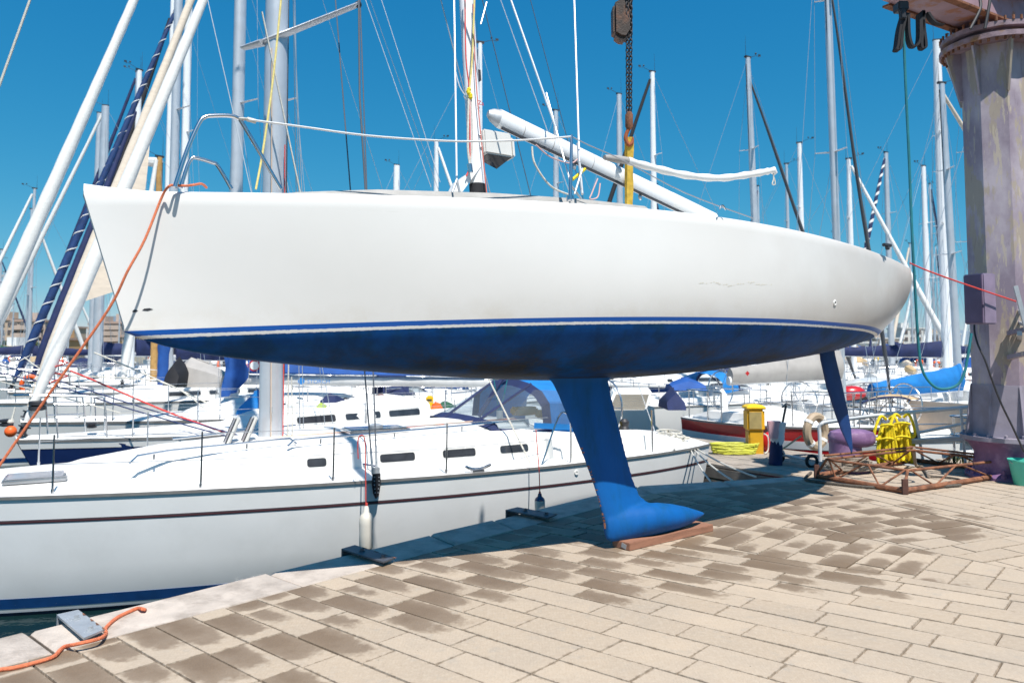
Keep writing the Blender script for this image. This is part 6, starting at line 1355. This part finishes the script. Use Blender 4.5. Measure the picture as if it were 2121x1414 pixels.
# ================================================================ FARTHER BOATS
FARMATS = {'white': WHT, 'navy': NAVYP, 'green': M('green_hull_paint', (.06, .10, .10), .4), 'cream': M('cream_hull', (.62, .55, .44), .5), 'red': REDP}
def simple_boat(name, bow, ang, L, label, hull, cover, mast_top, roll=None, hoodm=None, group=None, r=.10, mmat=None, mx=.40, cabh=.45, lvl=0, furl_r=.13, lean=0.):
    B = L * .315; s = Boat(name, bow, ang, L, B, 1.15 if L < 9.5 else 1.3, label, hullmat=FARMATS.get(hull, WHT), lvl=0, group=group)
    st = [('rub_rail', .955, 1.01, .012, RUB if hull == 'white' else WHT)]
    if L > 8.5: st.append(('cove_stripe', .72, .78, .005, random.choice([NAVYP, BLUE, RUB])))
    s.hull(n=12, stripes=st + [('boot_stripe', .03, .13, .004, random.choice([BOOTB, REDP, NAVYP]))])
    x0, x1 = .28 * L, .64 * L
    s.cabin([(x0, s.hb(x0) * .3, .03), (x0 + .1 * L, s.hb(x0 + .1 * L) * .5, cabh * .7), ((x0 + x1) / 2, s.hb((x0 + x1) / 2) * .6, cabh * .9), (x1, s.hb(x1) * .64, cabh)], wins=[(x0 + .12 * L, x0 + .20 * L), (x0 + .23 * L, x0 + .33 * L)], winh=.13)
    s.coaming(x1, .93 * L)
    s.mast((mx * L, 0, s.zs(mx * L) + .3), mast_top - WATER, r=r, mat=mmat or ALU, lean=lean)
    s.rig(r=.007, fore=roll is None)
    if roll == 'stripe': s.furl((.12, 0, s.zs(0) + .35), s.mtop - V((.1, 0, .3)), furl_r, NAVY, (22, SAILW, .16))
    elif roll: s.furl((.12, 0, s.zs(0) + .35), s.mtop - V((.1, 0, .3)), furl_r, roll)
    a = V((mx * L + .12, 0, s.zs(0) + 1.0)); s.boom(a, a + V((.36 * L, random.uniform(-.2, .2), .05)), .07, ALU, cover, .2)
    if hoodm: s.hood(x1 - .3, x1 + .9, s.hb(x1) * .58, .6, hoodm, clear=False, n=6)
    s.pulpit(.9); s.pushpit()
    # what hangs and lies on deck: fenders, horseshoe buoy, bundles, outboard
    for sg in (-1, 1):
        for f in random.sample((.34, .44, .54, .64, .74), 3):
            x = f * L; b = MB(); y = sg * (s.hb(x) + .07); z = s.zs(x); b.lathe([(.02, -.75), (.09, -.72), (.1, -.6), (.1, -.32), (.08, -.22), (.03, -.17), (.02, -.1)], (x, y, z), 10); b.tube([V((x, y, z - .1)), V((x, y - sg * .08, z + .3))], .008, 4); b.build('fender', random.choice([FENDW, FENDW, NAVYP, ORAN, BLUE]), s.o)
    x = .93 * L; y = random.choice((-1, 1)) * s.hb(x) * .8; c = V((x, y, s.zs(x) + .45)); b = MB(); b.tube([c + V((.06 * cos(t), .22 * cos(t), .26 * sin(t))) for t in [pi * (.65 + 1.7 * k / 12) for k in range(13)]], .06, 7); b.build('horseshoe_buoy', random.choice([ORAN, ORAN, YELP, WHT]), s.o)
    b = MB(); x = .5 * L; b.tube([V((x, -.3, s.zs(x) + cabh + .12)), V((x + .2, 0, s.zs(x) + cabh + .2)), V((x + .1, .35, s.zs(x) + cabh + .12))], [.1, .16, .09], 8); b.build('deck_bundle', random.choice([BLUE, NAVY, TANC, GREYC, SAILC]), s.o)
    x = .97 * L; y = -s.hb(x) * .4; b = MB(); b.box((x, y, s.zs(x) + .55), (.25, .2, .36)); b.tube([V((x, y, s.zs(x) + .4)), V((x + .05, y, s.zs(x) - .2))], .06, 6); b.build('outboard', random.choice([DARKM, GREYPL, NAVYP]), s.o, bevel=.03)
    for k in range(3): x = (.66 + .08 * k) * L; b = MB(); b.lathe([(.08, 0), (.055, .05), (.07, .12), (.03, .15)], (x, s.hb(x) * .72 * (1 if k % 2 else -1), s.zs(x) + .2), 8); b.build('winch', STEEL, s.o)
    # stanchions and wires of the two sides
    b = MB()
    for sg in (-1, 1):
        P = [V((x, sg * (s.hb(x) - .06), s.zs(x))) for x in [L * (.14 + .11 * i) for i in range(7)]]
        for p in P: b.tube([p, p + V((0, 0, .6))], .012, 5)
        for k in (.3, .6): b.tube([p + V((0, 0, k)) for p in P], .006, 4)
    b.build('guard_rail', STEEL, s.o)
    return s
# masts the photo shows one by one: px, y of masthead, depth, mast radius, bow side, roll colour
spec = [(898, 293, 34, .13, 1, SAILW, 'white', NAVY, 'boat whose bare mast stands left of the keelboat mast, white roll to its right'),
        (815, 343, 36, .19, -1, None, 'white', BLUE, 'boat whose short thick white masthead peeps over the keelboat deck'),
        (1150, 230, 31, .13, -1, None, 'white', GREYC, 'boat whose mast rises behind the keelboat boom'),
        (1284, 196, 33, .15, -1, None, 'white', NAVY, 'boat whose mast leans just left of the hoist chain'),
        (1355, 150, 30, .125, -1, BLACKC, 'navy', BLUE, 'boat with a black furled headsail running left, right of the hoist chain'),
        (1656, 297, 34, .125, 1, None, 'white', TANC, 'boat whose slim mast stands between the two tall leaning masts'),
        (1759, 330, 33, .11, 1, SAILW, 'white', TANC, 'boat with a slim mast crossed by the long dark headsail'),
        (1628, 340, 40, .09, 1, None, 'white', NAVY, 'boat with a thin grey mast right of the white sleeve end'),
        (1838, 317, 36, .15, -1, 'stripe', 'white', NAVY, 'boat with a slim blue and white striped headsail roll, above the keelboat stern'),
        (1916, 345, 35, .15, -1, None, 'white', NAVY, 'boat with a bright white mast between the teal rope and the crane'),
        (1953, 85, 27, .17, 1, SAILC, 'green', NAVY, 'boat with a dark green hull and the tallest mast beside the crane column'),
        (205, 220, 33, .20, -1, SAILW, 'white', NAVY, 'boat with a thick white mast left of the keelboat bow'),
        (193, 235, 38, .16, -1, None, 'white', BLUE, 'boat whose mast doubles the thick white one at far left'),
        (272, 150, 35, .14, -1, NAVY, 'white', NAVY, 'boat with a tall white mast in the gap before the bow pulpit'),
        ]
rr = random.Random(21)
for px, yt, Y, r, side, roll, hull, cov, lb in spec:
    top = D(px, yt, Y); L = rr.uniform(9.2, 11.5); mx = .40; ang = rad(rr.uniform(14, 34)) if side < 0 else pi - rad(rr.uniform(10, 26))
    # heading: bow lies to the left (side<0) or right ; place the bow so the mast falls on px
    ax = V((cos(ang), sin(ang))); foot = D(px + (10 if px > 1500 else (-4 if px < 300 else 3)), 760, Y); bow = V((foot.x, foot.y)) - ax * mx * L
    simple_boat('sailing_boat', bow, math.degrees(ang), L, 'sailing ' + lb, hull, cov, top.z, roll, rr.choice([None, NAVY, BLUE, GREYC]), r=r, mmat=rr.choice([ALU, ALUW, ALUW]), mx=mx, furl_r=.12, lean=(foot.x - top.x) * 0)
# rows of small boats filling the basin, copies of a few kinds
def proto(label, hull, cov, roll, hoodm, L, group, top):
    return simple_boat('sailing_boat', (0, -200), 0, L, label, hull, cov, top, roll, hoodm, group=group, r=.09)
def clone(root, loc, rz):
    r = root.copy(); COL.objects.link(r); r.location = loc; r.rotation_euler = (0, 0, rz)
    for ch in list(root.children):
        c = ch.copy(); COL.objects.link(c); c.parent = r
        for g in ch.children:
            d = g.copy(); COL.objects.link(d); d.parent = c
            for g2 in g.children: e = g2.copy(); COL.objects.link(e); e.parent = d
    return r
kinds = []
for hull, cov, roll, hd, L, top, nm in (('white', NAVY, SAILW, NAVY, 9.0, 10.0, 'navy boom cover and hood'), ('white', BLUE, NAVY, BLUE, 10.0, 11.5, 'blue boom cover and navy roll'), ('white', TANC, SAILC, None, 8.4, 8.8, 'tan boom cover and cream roll'), ('navy', GREYC, SAILW, GREYC, 9.6, 10.8, 'dark navy hull and grey boom cover'), ('cream', GREENC, None, TANC, 8.0, 8.4, 'cream hull and green boom cover'), ('white', GREYC, SAILW, None, 7.6, 7.2, 'grey boom cover and short mast')):
    kinds.append((proto('moored sailing boat in the distant rows, with ' + nm, hull, cov, roll, hd, L, 'distant moored boats with ' + nm, top).o, L))
R = random.Random(33); used = set(); taken = []
# rows lie on parallel floating jetties, farther and farther
rows_ = []
for Yr in (21, 25.5, 30, 35, 41, 48, 56, 65, 76, 90, 108):
    half = Yr * .72; x = -half
    while x < half:
        step = R.uniform(3.3, 4.6) * (1 if Yr < 50 else 1.15); x += step
        rows_.append((x, Yr + R.uniform(-1.2, 1.2)))
keepout = []
bpy.context.view_layer.update()
for ob in list(COL.objects):
    if ob.get('category') in ('sailing boat', 'motor boat') and ob.location.y > 0:
        a = ob.rotation_euler.z
        for t in (1, 3, 5, 7, 9): keepout.append(V((ob.location.x + cos(a) * t, ob.location.y + sin(a) * t)))
pier_clear = lambda p: abs((p - V((PA.x, PA.y))).dot(PN) - PW / 2) > PW / 2 + .9
cnt = 0
for x, y in rows_:
    ang = rad(R.choice([38, 42, 218, 222, 35]) + R.uniform(-6, 6)); k, L = R.choice(kinds); ax = V((cos(ang), sin(ang)))
    bow = V((x, y)) - ax * L / 2; pts = [bow + ax * t for t in (1, L * .35, L * .65, L - .8)]
    lim = 2.9 if y < 50 else 2.4
    if any((p - q).length < lim for p in pts for q in keepout) or not all(pier_clear(p) for p in pts): continue
    if bow.y < 12 or any(p.x > 2.5 and p.y < 17.5 for p in pts): continue
    keepout += pts; loc = (bow.x, bow.y, WATER)
    if id(k) not in used: used.add(id(k)); k.location = loc; k.rotation_euler = (0, 0, ang)
    else: clone(k, loc, ang)
    cnt += 1
print('far boats', cnt)
for k, L in kinds:
    if id(k) not in used:
        for c in list(k.children_recursive): bpy.data.objects.remove(c)
        bpy.data.objects.remove(k)
# ================================================================ SHORE
LAND = M('shore_ground', (.16, .14, .10), .9, var=.25, scale=.05)
b = MB(); b.add([(-420, 135, -.3), (-16, 150, -.3), (40, 175, -.3), (700, 190, -.3), (900, 1400, 3), (-900, 1400, 3), (-420, 135, -3), (-16, 150, -3), (40, 175, -3), (700, 190, -3)], [(0, 1, 2, 3, 4, 5), (0, 6, 7, 1), (1, 7, 8, 2), (2, 8, 9, 3)]); tag(b.build('land', LAND), kind='structure')
b = MB(); R = random.Random(6); hr = []
for i in range(60):
    a = rad(118 - i * 1.35); d_ = 1150 + 60 * sin(i); h = 8 + 46 * math.exp(-((i - 5) / 7) ** 2) + 9 * math.exp(-((i - 42) / 9) ** 2) + R.uniform(0, 4); hr.append([V((d_ * cos(a), d_ * sin(a), -2)), V(((d_ + 60) * cos(a), (d_ + 60) * sin(a), h)), V(((d_ + 220) * cos(a), (d_ + 220) * sin(a), h * .8))])
b.grid(hr); tag(b.build('hills', M('hill_blue', (.16, .21, .26), .95, var=.2, scale=.01)), kind='structure')
def building(px0, px1, py, Y, label, mat, floors, bays, roofm, depth=12, setb=0, dark=None, balc=False):
    a, c = D(px0, 714, Y), D(px1, 714, Y); top = D(px0, py, Y).z; w_ = c.x - a.x; h = top + .5; o = empty('apartment_building', (a.x + w_ / 2, Y, -.3), label, 'building')
    b = MB(); b.box((0, depth / 2, h / 2), (w_, depth, h)); wl = b.build('wall', mat, o)
    b = MB(); b.box((0, depth / 2, h + .25), (w_ + .6, depth + .6, .5)); rf = b.build('roof', roofm, o)
    b = MB(); b.box((-w_ * .2, depth / 2, h + 1.4), (w_ * .3, 4, 2)); b.build('stair_head', mat, rf)
    fh = h / floors; bw_ = w_ / bays; dm = dark or M('window_dark', (.11, .09, .085), .4)
    for i in range(floors):
        for j in range(bays):
            x = -w_ / 2 + bw_ * (j + .5); z = fh * (i + .55)
            f = MB(); f.box((x, -.06, z), (bw_ * .62, .16, fh * .56)); fo = f.build('window', M('window_surround', (.52, .46, .4), .8), o); g = MB(); g.box((x, -.16, z), (bw_ * .52, .10, fh * .48)); g.build('pane', dm, fo)
        if balc: b = MB(); b.box((0, -.55, fh * (i + .05)), (w_ * .94, 1.0, .25)); b.box((0, -1.0, fh * (i + .05) + .5), (w_ * .94, .08, .85)); b.build('balcony', mat, o)
STUC = M('stucco_beige', (.46, .36, .27), .9, var=.08, scale=.3); STUC2 = M('stucco_ochre', (.52, .34, .17), .9, var=.08, scale=.3); STUC3 = M('concrete_brown', (.46, .37, .31), .9, var=.1, scale=.3); ROOFM = M('roof_terracotta', (.42, .30, .24), .9)
building(24, 92, 668, 190, 'beige apartment block with rows of dark balconies, at far left', STUC3, 4, 5, ROOFM, balc=True)
building(-30, 26, 665, 200, 'pale apartment block cut by the left frame edge', STUC, 4, 4, ROOFM)
building(96, 126, 680, 205, 'narrow cream house between the furled headsails', STUC, 3, 3, ROOFM)
building(90, 136, 706, 170, 'low ochre house below the navy roll', STUC2, 2, 4, ROOFM)
building(184, 216, 675, 190, 'brown concrete block left of the thick white mast', STUC3, 5, 3, ROOFM, balc=True)
building(215, 250, 672, 180, 'brown apartment block with dark loggias beside the keelboat bow', STUC3, 5, 4, ROOFM, balc=True)
building(246, 290, 700, 165, 'ochre townhouse under the keelboat stem', STUC2, 3, 5, ROOFM)
building(288, 350, 722, 170, 'pale low house behind the grey awning', STUC, 2, 6, ROOFM)
building(-10, 56, 726, 150, 'white waterfront shed with a grey roof at left', WHT, 1, 4, M('roof_grey', (.4, .4, .4), .8), depth=8)
building(1738, 1815, 713, 185, 'white harbour office behind the stern', WHT, 1, 4, GREYPL)
building(1870, 1925, 682, 300, 'distant grey-white port silo building by the teal rope', GREYPL, 3, 4, GREYPL)
building(1925, 1990, 694, 320, 'distant pale port warehouse left of the crane', STUC, 2, 6, GREYPL)
building(1815, 1872, 703, 280, 'distant low port shed under the keelboat stern', STUC, 1, 6, GREYPL)
for i, (x0_, x1_, py_, Y_, mt_) in enumerate(((380, 470, 727, 190, STUC), (480, 610, 730, 200, STUC2), (640, 780, 732, 195, STUC3), (820, 960, 733, 200, STUC), (1000, 1130, 734, 210, STUC2), (1280, 1420, 733, 205, STUC), (1450, 1600, 732, 215, STUC3), (1610, 1730, 730, 200, STUC))):
    pass
# trees on the shore
LEAF = [M('leaf_dark', (.030, .050, .016), .8, var=.3, scale=1), M('leaf_mid', (.055, .080, .022), .8, var=.3, scale=1)]
def tree(px, py, Y, w_, label, palm=False, k=0):
    base = D(px, 714, Y); top = D(px, py, Y).z; h = top + .4; o = empty('palm_tree' if palm else 'broadleaf_tree', (base.x, Y, -.3), label, 'tree'); R = random.Random(px); W_ = w_ * Y / F
    b = MB(); b.tube([V((0, 0, 0)), V((.1, 0, h * .3)), V((0, 0, h * (.8 if palm else .6)))], [.28, .22, .14], 8); b.build('trunk', M('bark', (.13, .10, .07), .9), o)
    b = MB()
    if palm:
        for i in range(26):
            a = R.uniform(0, 6.28); l = W_ * .55 * R.uniform(.7, 1.1); up = R.uniform(-.3, .8); P = [V((0, 0, h * .8)) + V((cos(a) * l * t, sin(a) * l * t, l * (up * t - .9 * t * t))) for t in (0, .3, .6, 1)]
            for p, q in zip(P, P[1:]):
                for s_ in (-1, 1):
                    d_ = V((-sin(a), cos(a), -.5)) * s_ * W_ * .09; b.add([p, q, q + d_, p + d_], [(0, 1, 2, 3)])
    else:
        for i in range(900):
            u = V((R.gauss(0, 1), R.gauss(0, 1), R.gauss(0, 1))).normalized() * R.random() ** .4; c = V((u.x * W_ * .5 * (1 + .25 * sin(u.z * 5 + px)), u.y * W_ * .5, h * .66 + u.z * h * .36)); s_ = W_ * .055 * R.uniform(.6, 1.4)
            x = V((R.gauss(0, 1), R.gauss(0, 1), R.gauss(0, 1))).normalized(); y = x.orthogonal().normalized(); b.add([c - x * s_, c + y * s_ * .6, c + x * s_, c - y * s_ * .6], [(0, 1, 2, 3)])
    b.build('crown', LEAF[k], o)
for t in ((18, 706, 160, 40, 'round dark tree beside the white waterfront shed', False, 0), (45, 703, 165, 60, 'wide olive tree in front of the balcony block', False, 1), (88, 715, 150, 34, 'small dark tree by the striped roll', False, 0), (132, 728, 150, 26, 'little tree among the left furled headsails', False, 1), (222, 737, 150, 30, 'fan palm below the brown block', True, 1), (286, 728, 150, 34, 'fan palm below the keelboat stem', True, 1), (412, 734, 152, 30, 'fan palm peeping under the bow of the keelboat', True, 0), (445, 739, 150, 26, 'low palm right beside the blue mast cover', True, 1)): tree(*t)
